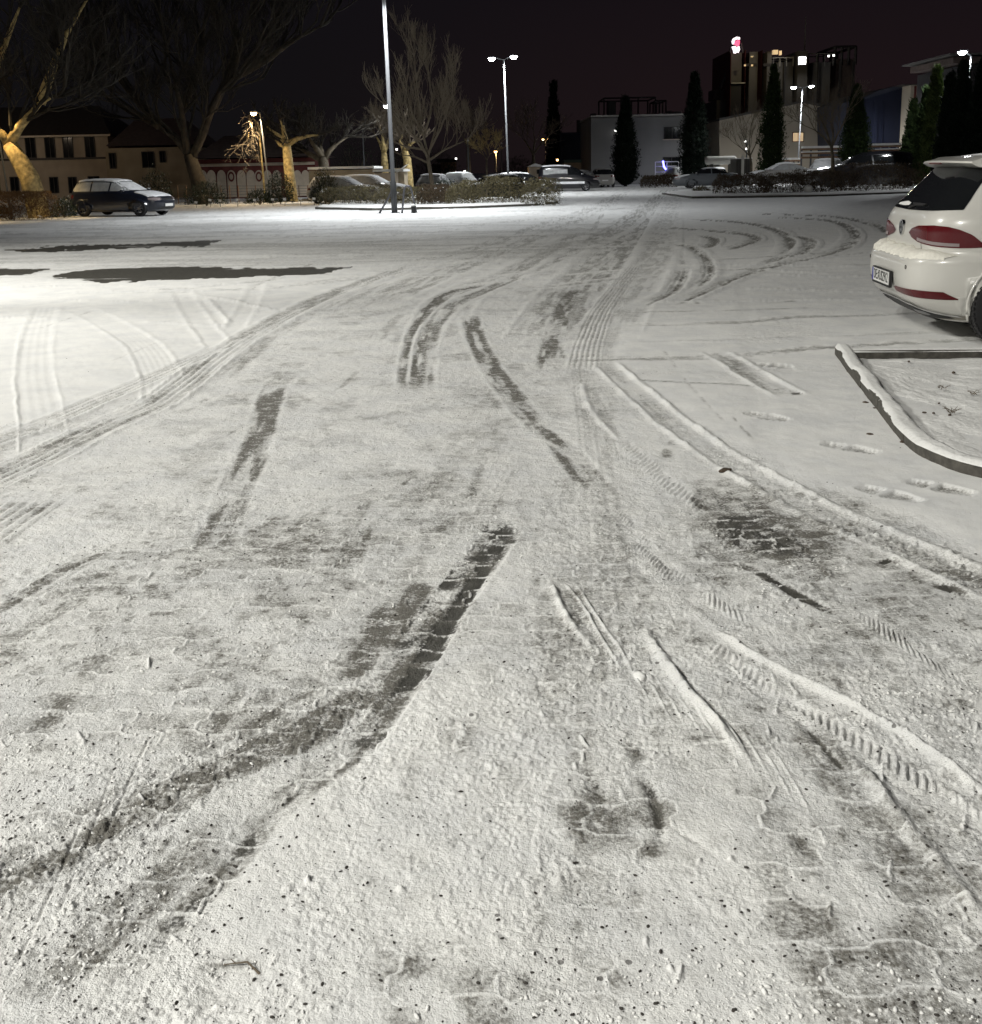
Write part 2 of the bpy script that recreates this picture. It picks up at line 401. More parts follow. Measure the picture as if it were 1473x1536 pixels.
# the double arc
track([(640, 392), (603, 405), (560, 420), (523, 434), (477, 452), (427, 477), (372, 507), (327, 537), (285, 570), (235, 606), (160, 640), (60, 690), (-80, 755)], .27,
      depth=.55, berm=(.010, .008), grooves=.008, gn=5, dirt=.62, seed=14, fade=(2, .5))
track([(330, 522), (281, 545), (215, 575), (150, 602), (60, 640), (-80, 690)], .20, depth=.5, berm=(.012, .004), grooves=.009, gn=4, dirt=.35, seed=15)
track([(600, 420), (520, 452), (440, 490), (380, 530), (310, 590)], .16, depth=.5, dirt=.5, seed=16, fade=(1, 1))
# middle distance
track([(740, 425), (688, 437), (655, 456), (636, 482), (625, 510), (619, 548), (618, 600)], .20, depth=.6, berm=(.003, .003), dirt=1.15, bare=.24, grooves=.003, gn=3, seed=17, rough=.5, fade=(.8, 1.))
track([(800, 405), (745, 430), (690, 452), (655, 485), (640, 520), (632, 600)], .20, depth=.5, berm=(.002, .003), dirt=.75, seed=18, rough=.5, fade=(1.5, 1.))
track([(706, 470), (712, 500), (727, 535), (755, 578), (800, 630), (845, 672), (885, 720), (930, 765)], .17, depth=.6, berm=(.003, .002), dirt=1.15, bare=.24, seed=19, rough=.5, fade=(.8, .7))
track([(868, 430), (850, 455), (838, 490), (828, 525), (822, 570)], .22, depth=.5, dirt=1.0, bare=.26, seed=20, rough=.5, fade=(.8, .8))
track([(958, 395), (930, 430), (904, 466), (885, 510), (874, 560)], .26, depth=.4, grooves=.006, gn=6, dirt=.3, seed=21, fade=(1, .5))
track([(600, 470), (575, 495), (560, 515)], .2, depth=.4, dirt=.5, seed=22, fade=(.3, .3))
track([(432, 558), (410, 590), (398, 625), (383, 675), (365, 715), (345, 765), (322, 815), (305, 860)], .17, depth=.6, dirt=1.1, bare=.2, seed=23, rough=.6, fade=(.4, .6), berm=(.001, .001))
track([(548, 775), (538, 805), (520, 850), (500, 880)], .11, depth=.7, dirt=1., bare=.38, seed=24, fade=(.3, .3), rough=.4)
track([(215, 815), (150, 832), (100, 858), (45, 890), (-40, 945)], .13, depth=.6, dirt=.9, bare=.36, grooves=.004, gn=3, seed=25, fade=(.3, .2))
track([(180, 860), (110, 905), (30, 950), (-40, 990)], .1, depth=.5, dirt=.5, seed=26, fade=(.2, .2))
track([(60, 750), (0, 790), (-60, 830)], .3, depth=.4, grooves=.006, gn=5, dirt=.3, seed=27)
# the big dark sweep
track([(770, 770), (752, 800), (722, 842), (690, 885), (655, 935), (618, 990), (575, 1050), (530, 1110), (478, 1160), (425, 1205)], .175, depth=.9, dirt=.95, bare=.50, grooves=.003, gn=2, seed=28, rough=.3, fade=(.35, .4), edge=.008, nz=.6)
track([(770, 775), (755, 805), (728, 850), (700, 893), (672, 935), (640, 985), (600, 1045), (545, 1110)], .065, depth=.9, dirt=.95, bare=.70, seed=29, fade=(.3, .4), edge=.012, nz=.3)
track([(545, 1110), (500, 1148), (440, 1195), (395, 1240), (352, 1290), (300, 1345), (251, 1400), (200, 1470), (150, 1560)], .085, depth=.7, dirt=1.0, bare=.38, seed=30, fade=(.1, .5), edge=.03, rough=.25)
track([(600, 1000), (520, 1050), (430, 1105), (335, 1150), (235, 1205), (130, 1275), (40, 1320), (-60, 1365)], .20, depth=.35, dirt=.85, bare=.22, seed=31, fade=(.3, .1), edge=.08, rough=.5)
track([(430, 1170), (330, 1240), (230, 1330), (130, 1420), (20, 1530)], .13, depth=.4, dirt=.6, bare=.15, seed=32, fade=(.3, .1), edge=.05, rough=.1)
track([(40, 1340), (0, 1358), (-60, 1390)], .10, depth=.6, dirt=.95, bare=.5, seed=33)
track([(300, 1560), (340, 1490), (400, 1420)], .08, depth=.4, dirt=.5, bare=.2, seed=34, edge=.03)
track([(560, 1090), (470, 1160), (400, 1215), (330, 1290), (250, 1370), (150, 1470), (60, 1570)], .12, depth=.5, dirt=.75, bare=.22, seed=131, fade=(.4, .2), edge=.04)
track([(330, 1130), (250, 1170), (150, 1230), (60, 1290), (-40, 1340)], .10, depth=.4, dirt=.6, bare=.15, seed=132, fade=(.3, .2), edge=.04)
track([(420, 1470), (340, 1480), (260, 1500)], .12, depth=.4, dirt=.8, bare=.25, seed=133, fade=(.1, .1), edge=.04)
track([(590, 900), (560, 950), (545, 1000), (500, 1050)], .10, depth=.6, dirt=.9, bare=.36, seed=134, fade=(.1, .2), edge=.02)
track([(640, 870), (600, 930), (570, 985)], .09, depth=.6, dirt=.9, bare=.38, seed=135, fade=(.1, .1), edge=.02)
for a, b in (((175, 1150), (60, 1440)), ((230, 1100), (20, 1536)), ((130, 1220), (0, 1500))): streak([a, ((a[0] + b[0]) / 2 + 4, (a[1] + b[1]) / 2), b], .004, .35, seed=5, cut=.004)
# right hand
track([(905, 545), (955, 590), (1015, 640), (1085, 688), (1150, 726), (1250, 778), (1350, 822), (1473, 880), (1600, 940)], .17, depth=.45, berm=(.016, .012), dirt=.45, seed=35, fade=(.3, .2), rough=1.3)
track([(886, 575), (895, 605), (915, 632), (945, 660)], .1, depth=.3, berm=(0, .013), seed=36)
track([(860, 560), (905, 640), (960, 700), (1040, 770), (1130, 850)], .16, depth=.4, dirt=.3, seed=37, fade=(.4, .4), ribs=.004, rp=.05)
track([(905, 489), (1000, 489), (1105, 486), (1185, 478), (1290, 475), (1400, 471), (1560, 462)], .19, depth=.6, berm=(.010, .010), grooves=.006, gn=3, dirt=.55, seed=38, fade=(.5, .2))
track([(820, 544), (934, 541), (1010, 540), (1085, 538), (1160, 531), (1235, 524), (1400, 515), (1560, 508)], .17, depth=.6, berm=(.010, .010), grooves=.006, gn=3, dirt=.6, seed=39, fade=(.4, .2))
track([(920, 515), (1050, 512), (1200, 508), (1420, 500)], .16, depth=.4, berm=(.008, .008), dirt=.4, seed=40, fade=(.4, .2), grooves=.004, gn=4)
streak([(949, 571), (1030, 576), (1085, 578), (1150, 584), (1210, 594)], .025, .75, .2, seed=6)
track([(1070, 530), (1105, 548), (1140, 572), (1195, 598)], .2, depth=.5, berm=(.01, .01), dirt=.6, seed=41, fade=(.1, .2))
track([(1380, 873), (1425, 886), (1473, 903)], .04, depth=.8, dirt=.9, bare=.5, seed=42)
arcs = [([(984, 330), (1060, 330), (1125, 336), (1172, 350), (1184, 372), (1160, 392), (1110, 414), (1045, 436)], 7),
        ([(1140, 325), (1235, 330), (1276, 346), (1272, 368), (1225, 386), (1160, 400), (1100, 420), (1004, 461)], 8),
        ([(990, 340), (1060, 346), (1120, 352), (1130, 362), (1085, 376)], 9), ([(1040, 352), (1068, 358), (1062, 370), (1030, 378)], 10),
        ([(1026, 402), (1020, 420), (1004, 440), (955, 463)], 11), ([(990, 366), (1030, 370), (1056, 388), (1062, 412), (1040, 434)], 12),
        ([(1120, 320), (1240, 324), (1310, 338), (1330, 350)], 13), ([(1185, 352), (1215, 362), (1200, 380), (1150, 392)], 14)]
for p, sd in arcs:
    track(p, .20, depth=.6, berm=(.014, .006), bw=.015, grooves=.006, gn=3, dirt=.55, seed=sd * 7, fade=(1., 1.))
    streak([(a + 3, b + 1.5) for a, b in p], .045, 1., .15, seed=sd, fade=(.8, .8))
for a, b in (((950, 455), (1473, 450)), ((1070, 432), (1473, 445)), ((1140, 412), (1300, 420)), ((1000, 398), (1330, 402)), ((1010, 345), (1320, 345)), ((1000, 310), (1400, 312)), ((1080, 402), (1320, 418))):
    ridge([a, ((a[0] + b[0]) / 2, (a[1] + b[1]) / 2 - 1), b], .045, .013, seed=int(a[0]), fade=(.5, .5))
for a, b in (((1230, 386), (1300, 380)), ((1080, 390), (1250, 380)), ((1140, 455), (1200, 452)), ((1020, 408), (1310, 398)), ((940, 470), (1240, 462))): streak([a, ((a[0] + b[0]) / 2, (a[1] + b[1]) / 2 + 1), b], .05, .6, seed=int(a[0]))
# right foreground
dd = polyd([(1050, 738), (1110, 745), (1190, 775), (1240, 805), (1258, 842), (1205, 846), (1130, 842), (1085, 850), (1052, 800)]) + (fbm(X * 9, Y * 6, 91, 4) - .5) * 90
B = np.maximum(B, ss(-10, 40, dd) * .75 * ss(.38, .62, fbm(X * 14, Y * 6, 92, 4) * .6 + fbm(X * 45, Y * 15, 93, 3) * .4)); D = np.maximum(D, ss(-45, 10, dd) * (.3 + .7 * fbm(X * 20, Y * 10, 94, 3)))
H *= 1 - .8 * ss(-10, 10, dd)
for c0, c1, rr in (((1322, 842), (1335, 846), .05), ((1190, 590), (1200, 594), .05), ((1084, 708), (1090, 710), .03)):
    track([c0, ((c0[0] + c1[0]) / 2, (c0[1] + c1[1]) / 2), c1], rr, depth=.9, bare=.9, dirt=.9, seed=43, fade=(.01, .01))
track([(1085, 840), (1135, 858), (1185, 888), (1222, 908), (1262, 930)], .045, depth=.8, dirt=.9, bare=.55, seed=44)
track([(1262, 930), (1300, 965), (1350, 1010), (1420, 1060)], .05, depth=.4, dirt=.6, seed=45, fade=(.1, .3))
track([(900, 760), (960, 830), (1030, 895), (1100, 935), (1190, 975)], .15, depth=.4, ribs=.0065, rp=.030, chev=1.4, dirt=.2, seed=46, fade=(.2, .3))
track([(1290, 915), (1340, 952), (1400, 988), (1473, 1030), (1560, 1080)], .09, depth=.5, ribs=.008, rp=.028, chev=-1.6, seed=47, fade=(.2, .1), dirt=.1)
track([(1050, 965), (1110, 1012), (1180, 1060), (1245, 1100), (1320, 1148), (1400, 1198), (1473, 1245), (1560, 1300)], .085, depth=.85, berm=(.0, .0), ribs=.011, rp=.030, chev=.9, seed=48, white=.6, fade=(.2, .1), nz=.3)
ridge([(1060, 938), (1100, 966), (1135, 990), (1215, 1032), (1285, 1070), (1361, 1110), (1436, 1165), (1520, 1225)], .013, .017, seed=49, nz=.3)
streak([(948, 1026), (965, 1022), (982, 1014)], .005, .95, .6, seed=88, fade=(.01, .01)); relief += 0
ridge([(822, 866), (832, 890), (848, 926), (870, 955), (900, 985)], .013, .017, seed=50); ridge([(838, 866), (870, 905), (905, 965), (940, 1020)], .005, .009, seed=51, nz=.2)
ridge([(858, 868), (900, 935), (935, 985), (948, 1015)], .005, .009, seed=52, nz=.2); ridge([(905, 935), (925, 965), (948, 990)], .004, .007, seed=53)
streak([(830, 872), (868, 925), (918, 995), (935, 1020)], .009, .35, seed=54, cut=.004)
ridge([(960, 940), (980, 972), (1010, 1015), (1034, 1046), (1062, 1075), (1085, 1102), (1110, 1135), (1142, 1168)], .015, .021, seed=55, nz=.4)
streak([(1000, 985), (1045, 1040), (1095, 1092), (1135, 1140)], .006, .5, seed=56)  # paints the shaded right edge of the ridge above
ridge([(1262, 1128), (1286, 1150), (1315, 1185), (1336, 1216), (1370, 1255), (1401, 1290), (1440, 1340), (1473, 1381), (1520, 1440)], .018, .026, seed=57, nz=.4)
streak([(1195, 1080), (1225, 1112), (1256, 1148), (1286, 1178)], .012, .95, .6, seed=58); streak([(1300, 1205), (1345, 1255), (1395, 1310)], .008, .6, .3, seed=59)  # second streak paints the shadow along the ridge's left side
streak([(958, 1160), (975, 1190), (988, 1235), (992, 1285)], .016, .9, .6, seed=60); streak([(1000, 1242), (1040, 1268), (1088, 1300)], .008, .95, .5, seed=61)
streak([(870, 1130), (885, 1170), (905, 1220), (915, 1290)], .025, .7, .35, seed=62); streak([(900, 1070), (940, 1110), (970, 1170)], .03, .6, .2, seed=63)
streak([(1275, 1265), (1300, 1290), (1318, 1328)], .012, .9, .5, seed=64); streak([(1320, 1465), (1355, 1495), (1410, 1545)], .012, .9, .5, seed=65)
streak([(1170, 1230), (1205, 1275), (1235, 1310)], .02, .7, .3, seed=66); streak([(1270, 1400), (1380, 1430), (1473, 1480)], .06, .55, .1, seed=67)
streak([(640, 1030), (665, 1055), (678, 1072)], .006, .8, .3, seed=68); streak([(790, 990), (830, 1060), (870, 1130)], .03, .5, .1, seed=69)
track([(1180, 1060), (1240, 1120), (1300, 1190), (1370, 1280), (1430, 1380), (1470, 1480)], .2, depth=.4, dirt=.5, seed=70, fade=(.2, .1), edge=.03)
for k in range(10): ridge([(925 + k * 24, 975 + k * 14), (960 + k * 26, 1030 + k * 17), (985 + k * 27, 1080 + k * 19)], .0035, .004, seed=300 + k)
for k in range(60):                                   # curls of tread-pressed snow and drag marks close by
    cx, cy = rnd.uniform(0, 1473), rnd.uniform(980, 1530); a = rnd.uniform(0, 3.14); ln = rnd.uniform(8, 30)
    if 250 < cx < 700 and cy < 1300: continue
    ridge([(cx, cy), (cx + ln * math.cos(a) * .5, cy + ln * .5 * math.sin(a) + 3), (cx + ln * math.cos(a), cy + ln * math.sin(a))], .004, .007, seed=400 + k, fade=(.01, .01))
# shoe prints
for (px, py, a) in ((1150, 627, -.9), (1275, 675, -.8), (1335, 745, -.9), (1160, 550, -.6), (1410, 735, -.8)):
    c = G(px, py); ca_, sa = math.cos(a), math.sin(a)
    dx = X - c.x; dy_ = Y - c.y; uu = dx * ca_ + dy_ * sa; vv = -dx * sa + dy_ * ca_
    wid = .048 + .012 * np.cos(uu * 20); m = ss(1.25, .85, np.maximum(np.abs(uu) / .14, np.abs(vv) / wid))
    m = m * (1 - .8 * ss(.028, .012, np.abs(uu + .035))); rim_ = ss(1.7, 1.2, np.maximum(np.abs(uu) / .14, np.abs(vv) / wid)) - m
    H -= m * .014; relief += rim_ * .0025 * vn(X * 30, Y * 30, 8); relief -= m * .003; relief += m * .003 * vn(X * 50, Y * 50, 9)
    D = np.maximum(D, m * (.38 + .4 * vn(X * 20, Y * 20, 18)))  # print floor darkened in colour so the hollow reads as shaded
for (px, py, rx, ry, sd_) in ((1160, 500, 90, 22, 1), (1120, 560, 60, 30, 2), (960, 1020, 22, 10, 3), (1190, 590, 14, 6, 4)):
    e = 1 - ss(.5, 1.1, np.hypot((PX - px) / rx, (PY - py) / ry) + (n_mid - .5)); relief += e * bumps(X * 16, Y * 16, 500 + sd_, .2, .5, .6) * .022 * vis(.06); C = np.maximum(C, e * .7)
dd = polyd([(-400, 322), (300, 318), (700, 318), (950, 325), (900, 400), (640, 398), (300, 430), (-400, 428)])
D = np.maximum(D, ss(-10, 20, dd) * (.04 + .34 * ss(.35, .7, fbm(X * .35, Y * 2.2, 141, 5)) + .2 * fbm(X * 2, Y * 6, 142, 3)) * ss(.0, .5, C + .3))
relief += ss(-10, 20, dd) * (fbm(X * .8, Y * 4, 143, 4) - .5) * .035
for pts in ([(1080, 1120), (1300, 1180), (1560, 1330), (1560, 1640), (1230, 1640), (1150, 1350)], [(820, 1040), (960, 1080), (1060, 1300), (1000, 1400), (860, 1350), (840, 1180)],
            [(560, 1560), (560, 1420), (900, 1440), (1000, 1640), (560, 1640)]):
    dd = polyd(pts) + (n_mid - .5) * 220
    g_ = ss(-30, 60, dd); D = np.maximum(D, g_ * (.55 * ss(.38, .68, fbm(X * 4, Y * 4, 151, 5)) + .25 * ss(.4, .7, fbm(X * 18, Y * 15, 152, 3)))); relief *= 1 - .35 * g_
# bare wet patches, left
st = fbm(X * .9, Y * 2.5, 95, 4); st2 = fbm(X * .7, Y * 12, 96, 4)
for pts in ([(72, 416), (130, 404), (240, 400), (400, 401), (528, 401), (490, 411), (380, 417), (250, 420), (150, 423)],
            [(-300, 398), (0, 403), (80, 402), (45, 411), (-300, 424)],
            [(2, 376), (60, 370), (150, 366), (330, 361), (310, 368), (190, 373), (60, 377)]):
    dd = polyd(pts) + (st - .5) * 7 + (fbm(X * 5, Y * 3, 97, 3) - .5) * 6
    k = ss(-.6, 1.0, dd) * (1 - .55 * ss(.58, .74, st2) * ss(9, 0, dd - 1)); B = np.maximum(B, k); H *= 1 - k * .9; relief *= 1 - k * .8
    D = np.maximum(D, ss(-4, 0, dd) * .3)
# paving joints: rows of interlocking stones, filled with snow
pit = .122
wy = Y + .011 * np.tanh(3 * np.sin(X * 2 * np.pi / .205)) + .004 * vn(X * 6, Y * 6, 5)
row = np.floor(wy / pit); fy = np.abs(wy / pit - row - .5) * pit
wx = X + .012 * np.tanh(3 * np.sin(Y * 2 * np.pi / pit)) + (row % 2) * .1025
fx = np.abs(wx / .205 - np.floor(wx / .205) - .5) * .205
lw = np.maximum(.0045, DY * .45)
jh = 1 - ss(lw * .5, lw * 1.3, pit / 2 - fy); jv = (1 - ss(.003, .007, .1025 - fx)) * ss(.3, .6, vn(X * 5, row.astype(np.float32), 6))
stone = h2((np.floor(wx / .205) + 500).astype(np.int64), (row + 500).astype(np.int64), 7)
D = np.clip(D + C * ss(6, 3, Y) * .07 + pol * (.05 + .26 * stone * ss(.35, .6, fbm(X * 2.5, Y * 2.5, 133, 3))), 0, 1)
J = np.maximum(jh, jv * .9) * ss(.2, .5, fbm(X * 4, Y * 4, 97, 2) + .12) * ss(6.5, 3.6, Y)
Bj = B * (1 - J)
# islands of pressed snow on stones
isl = bumps(wx / .205 * 1.0, Y / pit * .8, 98, .16, .28, .5); Bj *= 1 - ss(.05, .2, isl) * .9 * ss(10, 6, Y)
Hs = np.maximum(H, 0) + relief
Z = Hs * (1 - .85 * B) + J * .004 * (B > .2) + J * C * (.0022 + .0022 * pol) * ss(.1, .5, D) + ss(.05, .2, isl) * B * .004
Z = Z - B * .001
# the kerbed bed on the right sinks the snow a little inside it
Z *= ss(160, 90, Y)
D = np.clip(D - J * .4, 0, 1)
Z = np.where(Y < 1.1, 0.01, Z)

me = bpy.data.meshes.new('ground')
nv = nr * nc
co = np.empty((nv, 3), np.float32); co[:, 0] = XX.ravel(); co[:, 1] = YY.ravel(); co[:, 2] = Z.ravel()
me.vertices.add(nv); me.vertices.foreach_set('co', co.ravel())
ii = (np.arange(nr - 1)[:, None] * nc + np.arange(nc - 1)[None, :]).ravel()
q = np.stack([ii, ii + 1, ii + nc + 1, ii + nc], 1).astype(np.int32)
me.loops.add(q.size); me.loops.foreach_set('vertex_index', q.ravel())
me.polygons.add(len(q)); me.polygons.foreach_set('loop_start', np.arange(0, q.size, 4, dtype=np.int32))
me.polygons.foreach_set('loop_total', np.full(len(q), 4, np.int32)); me.polygons.foreach_set('use_smooth', np.ones(len(q), bool))
me.update(calc_edges=True)
for nm, a in (('bare', Bj), ('thin', D), ('churn', C)):
    at_ = me.attributes.new(nm, 'FLOAT', 'POINT'); at_.data.foreach_set('value', np.clip(a, 0, 1).astype(np.float32).ravel())
ground = bpy.data.objects.new('ground', me); COL.objects.link(ground); tag(ground, kind='structure')

def ground_height(p):
    r_ = min(max(int(np.searchsorted(YR, p.y)), 0), nr - 1); c_ = min(max(int(np.searchsorted(TC, p.x / float(scl(p.y)))), 0), nc - 1)
    return float(Z[r_, c_])

gm = bpy.data.materials.new('snow_over_paving'); gm.use_nodes = True; me.materials.append(gm)
nt = gm.node_tree; N = nt.nodes; Lk = nt.links; bs = N['Principled BSDF']
def node(t, **kw):
    n = N.new(t)
    for k, v in kw.items(): setattr(n, k, v)
    return n
def attr(n): a = node('ShaderNodeAttribute'); a.attribute_name = n; return a.outputs['Fac']
def rng(src, a, b, c=0., d=1.):
    r = node('ShaderNodeMapRange'); r.interpolation_type = 'SMOOTHSTEP'
    for i, v in ((1, a), (2, b), (3, c), (4, d)): r.inputs[i].default_value = v
    Lk.new(src, r.inputs[0]); return r.outputs[0]
def mth(op, a, b):
    m_ = node('ShaderNodeMath', operation=op)
    for i, v in enumerate((a, b)):
        if isinstance(v, (int, float)): m_.inputs[i].default_value = v
        else: Lk.new(v, m_.inputs[i])
    return m_.outputs[0]
def mixc(f, a, b):
    m_ = node('ShaderNodeMix', data_type='RGBA')
    if isinstance(f, float): m_.inputs[0].default_value = f
    else: Lk.new(f, m_.inputs[0])
    for i, v in ((6, a), (7, b)):
        if isinstance(v, tuple): m_.inputs[i].default_value = (*v, 1)
        else: Lk.new(v, m_.inputs[i])
    return m_.outputs[2]
tcn = node('ShaderNodeTexCoord').outputs['Object']
def noise(sc, det=4, rough=.6):
    n = node('ShaderNodeTexNoise'); n.inputs['Scale'].default_value = sc; n.inputs['Detail'].default_value = det; n.inputs['Roughness'].default_value = rough
    Lk.new(tcn, n.inputs['Vector']); return n.outputs['Fac']
n1, n2, n3, n4 = noise(90, 4), noise(14, 5), noise(260, 3), noise(3., 5)
bare_ = rng(mth('ADD', attr('bare'), mth('MULTIPLY', mth('SUBTRACT', n1, .5), 1.3)), .28, .72)
thin_ = mth('MULTIPLY', attr('thin'), rng(n2, .25, .65, .45, 1.15))
thin2 = mth('ADD', thin_, mth('MULTIPLY', mth('MULTIPLY', mth('SUBTRACT', n1, .5), 2.2), mth('ADD', attr('thin'), .06)))
snowc = mixc(rng(n4, .35, .7), (.82, .82, .80), (.73, .735, .73))
c1 = mixc(rng(thin2, .05, 1.0), snowc, (.155, .148, .13))
pav = mixc(rng(n2, .3, .7), (.050, .048, .042), (.095, .092, .080))
c2 = mixc(bare_, c1, pav)
# dark grit lying in the snow
vo = node('ShaderNodeTexVoronoi'); vo.inputs['Scale'].default_value = 16; Lk.new(tcn, vo.inputs['Vector'])
sep = node('ShaderNodeSeparateColor'); Lk.new(vo.outputs['Color'], sep.inputs[0])
rad_ = mth('MULTIPLY', sep.outputs[0], .13)
spk = mth('MULTIPLY', mth('LESS_THAN', vo.outputs['Distance'], rad_), mth('GREATER_THAN', sep.outputs[1], .55))
spk = mth('MULTIPLY', spk, rng(attr('churn'), .2, .6))
c3 = mixc(mth('MULTIPLY', spk, .75), c2, (.05, .045, .04))
Lk.new(c3, bs.inputs['Base Color'])
Lk.new(rng(bare_, 0, 1, .75, .5), bs.inputs['Roughness'])
bs.inputs['Specular IOR Level'].default_value = .35
hh = mth('ADD', mth('MULTIPLY', n1, .6), mth('MULTIPLY', n3, .4))
bp = node('ShaderNodeBump'); bp.inputs['Distance'].default_value = .009; Lk.new(hh, bp.inputs['Height'])
Lk.new(rng(attr('churn'), 0, 1, .35, 1.), bp.inputs['Strength'])
bp2 = node('ShaderNodeBump'); bp2.inputs['Distance'].default_value = .02; Lk.new(n2, bp2.inputs['Height'])
Lk.new(rng(attr('churn'), 0, 1, .15, .7), bp2.inputs['Strength']); Lk.new(bp.outputs[0], bp2.inputs['Normal'])
Lk.new(bp2.outputs[0], bs.inputs['Normal'])
def scatter(name, n, px0, size, mt, mask, flat=.6, seed=1, sink=.3):
    rs = np.random.RandomState(seed); ico = bmesh.new(); bmesh.ops.create_icosphere(ico, subdivisions=1, radius=1.)
    bv = np.array([v.co[:] for v in ico.verts]); bf = np.array([[v.index for v in f.verts] for f in ico.faces]); ico.free()
    px = rs.uniform(px0[0], px0[2], n * 4); py = rs.uniform(px0[1], px0[3], n * 4)
    ok = []
    for a, b in zip(px, py):
        p = G(a, b); r_ = min(int(np.searchsorted(YR, p.y)), nr - 1); c_ = min(max(int(np.searchsorted(TC, p.x / float(scl(p.y)))), 0), nc - 1)
        if rs.rand() < mask[r_, c_]: ok.append((p.x, p.y, float(Z[r_, c_])))
        if len(ok) >= n: break
    k = len(ok); P = np.array(ok); sz = size[0] + (size[1] - size[0]) * rs.rand(k) ** 3
    th = rs.rand(k) * 6.28; asp = 1 + rs.rand(k) * 1.1
    V = bv[None] * (1 + .35 * (rs.rand(k, len(bv), 1) - .5))
    vx = V[..., 0] * asp[:, None]; vy = V[..., 1]; vz = V[..., 2] * flat
    wx_ = vx * np.cos(th)[:, None] - vy * np.sin(th)[:, None]; wy_ = vx * np.sin(th)[:, None] + vy * np.cos(th)[:, None]
    V = np.stack([wx_, wy_, vz], -1) * sz[:, None, None] + P[:, None, :]; V[..., 2] += (sz * flat * (1 - 2 * sink))[:, None]
    Fc = bf[None] + (np.arange(k) * len(bv))[:, None, None]
    m_ = bpy.data.meshes.new(name); m_.from_pydata(V.reshape(-1, 3).tolist(), [], Fc.reshape(-1, 3).tolist()); m_.materials.append(mt)
    if name != 'gravel': m_.polygons.foreach_set('use_smooth', [True] * len(m_.polygons))
    o = bpy.data.objects.new(name, m_); COL.objects.link(o); return tag(o, kind='stuff')
open_ = (1 - B) * C * (1 - .85 * D)
o = scatter('gravel', 4200, (-250, 540, 1700, 1600), (.0010, .0036), mat('grit', (.045, .04, .035), .9), (.15 + .85 * C) * (.15 + ss(.35, .7, fbm(X * 1.7, Y * 1.7, 57, 3))), seed=4, flat=.8); tag(o, 'dark grit strewn over the trodden snow', 'grit')
cl = ss(.48, .62, fbm(X * 2.6, Y * 2.6, 55, 3)) * open_
rough_ = np.clip(cl, 0, 1)
o = scatter('snow_crumbs', 7000, (-250, 640, 1700, 1620), (.0014, .0048), M['snow'], rough_, seed=6, flat=.7, sink=.25); tag(o, 'loose crumbs of snow on the driven surface', 'snow')
del XX, YY, TT, P3, dep, co, q, ii
# ------------------------------------------------------------------ cars
def spline(tab, n):
    """rows of (z, ...) resampled smoothly but without overshoot"""
    tab = np.array(tab, float); z = tab[:, 0]; out = []
    zs = []
    for a, b in zip(z[:-1], z[1:]):
        k = max(1, int(round((b - a) / n))); zs += [a + (b - a) * i / k for i in range(k)]
    zs.append(z[-1]); zs = np.array(zs)
    cols = [zs]
    for c in range(1, tab.shape[1]):
        y = tab[:, c]; d = np.diff(y) / np.diff(z); m = np.zeros(len(y)); m[0] = d[0]; m[-1] = d[-1]
        for i in range(1, len(y) - 1):
            m[i] = 0 if d[i - 1] * d[i] <= 0 else 2 * d[i - 1] * d[i] / (d[i - 1] + d[i])
        i = np.clip(np.searchsorted(z, zs, 'right') - 1, 0, len(z) - 2); h = z[i + 1] - z[i]; t = (zs - z[i]) / h
        cols.append((2 * t ** 3 - 3 * t ** 2 + 1) * y[i] + (t ** 3 - 2 * t ** 2 + t) * h * m[i] + (-2 * t ** 3 + 3 * t ** 2) * y[i + 1] + (t ** 3 - t ** 2) * h * m[i + 1])
    return np.stack(cols, 1)
TAB = {}
TAB['hatch'] = [(.17, .34, 3.98, .72), (.20, .22, 4.13, .78), (.25, .15, 4.19, .83), (.33, .06, 4.23, .868), (.42, .015, 4.25, .888), (.52, 0, 4.26, .898), (.60, 0, 4.255, .90),
    (.655, .008, 4.235, .90), (.682, .03, 4.20, .897), (.698, .10, 4.18, .889), (.715, .135, 4.15, .882), (.80, .128, 4.03, .880), (.88, .128, 3.80, .876), (.94, .14, 3.50, .868),
    (.985, .155, 3.15, .852), (1.02, .172, 3.02, .83), (1.10, .235, 2.90, .785), (1.20, .32, 2.74, .735), (1.30, .41, 2.56, .68), (1.37, .475, 2.40, .635), (1.41, .53, 2.24, .59), (1.44, .66, 2.02, .50), (1.462, .85, 1.75, .36), (1.472, 1.1, 1.5, .18), (1.475, 1.28, 1.32, .01)]
TAB['estate'] = [(.17, .30, 3.98, .72), (.25, .12, 4.17, .80), (.36, .04, 4.24, .84), (.52, 0, 4.26, .86), (.64, .01, 4.24, .862), (.70, .07, 4.18, .858), (.80, .10, 4.00, .85), (.88, .12, 3.72, .845), (.94, .14, 3.40, .835),
    (.99, .16, 3.08, .81), (1.10, .20, 2.90, .76), (1.25, .27, 2.66, .69), (1.36, .34, 2.45, .63), (1.42, .45, 2.22, .57), (1.455, .65, 1.95, .45), (1.475, 1.0, 1.6, .22), (1.48, 1.28, 1.32, .01)]
TAB['sedan'] = [(.17, .34, 4.3, .72), (.25, .12, 4.50, .82), (.36, .03, 4.57, .87), (.55, 0, 4.6, .885), (.68, .02, 4.56, .888), (.76, .05, 4.45, .882), (.84, .08, 4.15, .875), (.92, .10, 3.85, .86), (.97, .30, 3.45, .84), (1.01, .80, 3.28, .80),
    (1.10, 1.00, 3.10, .75), (1.22, 1.25, 2.88, .68), (1.32, 1.5, 2.65, .61), (1.38, 1.72, 2.42, .52), (1.41, 1.9, 2.2, .32), (1.42, 2.04, 2.08, .01)]
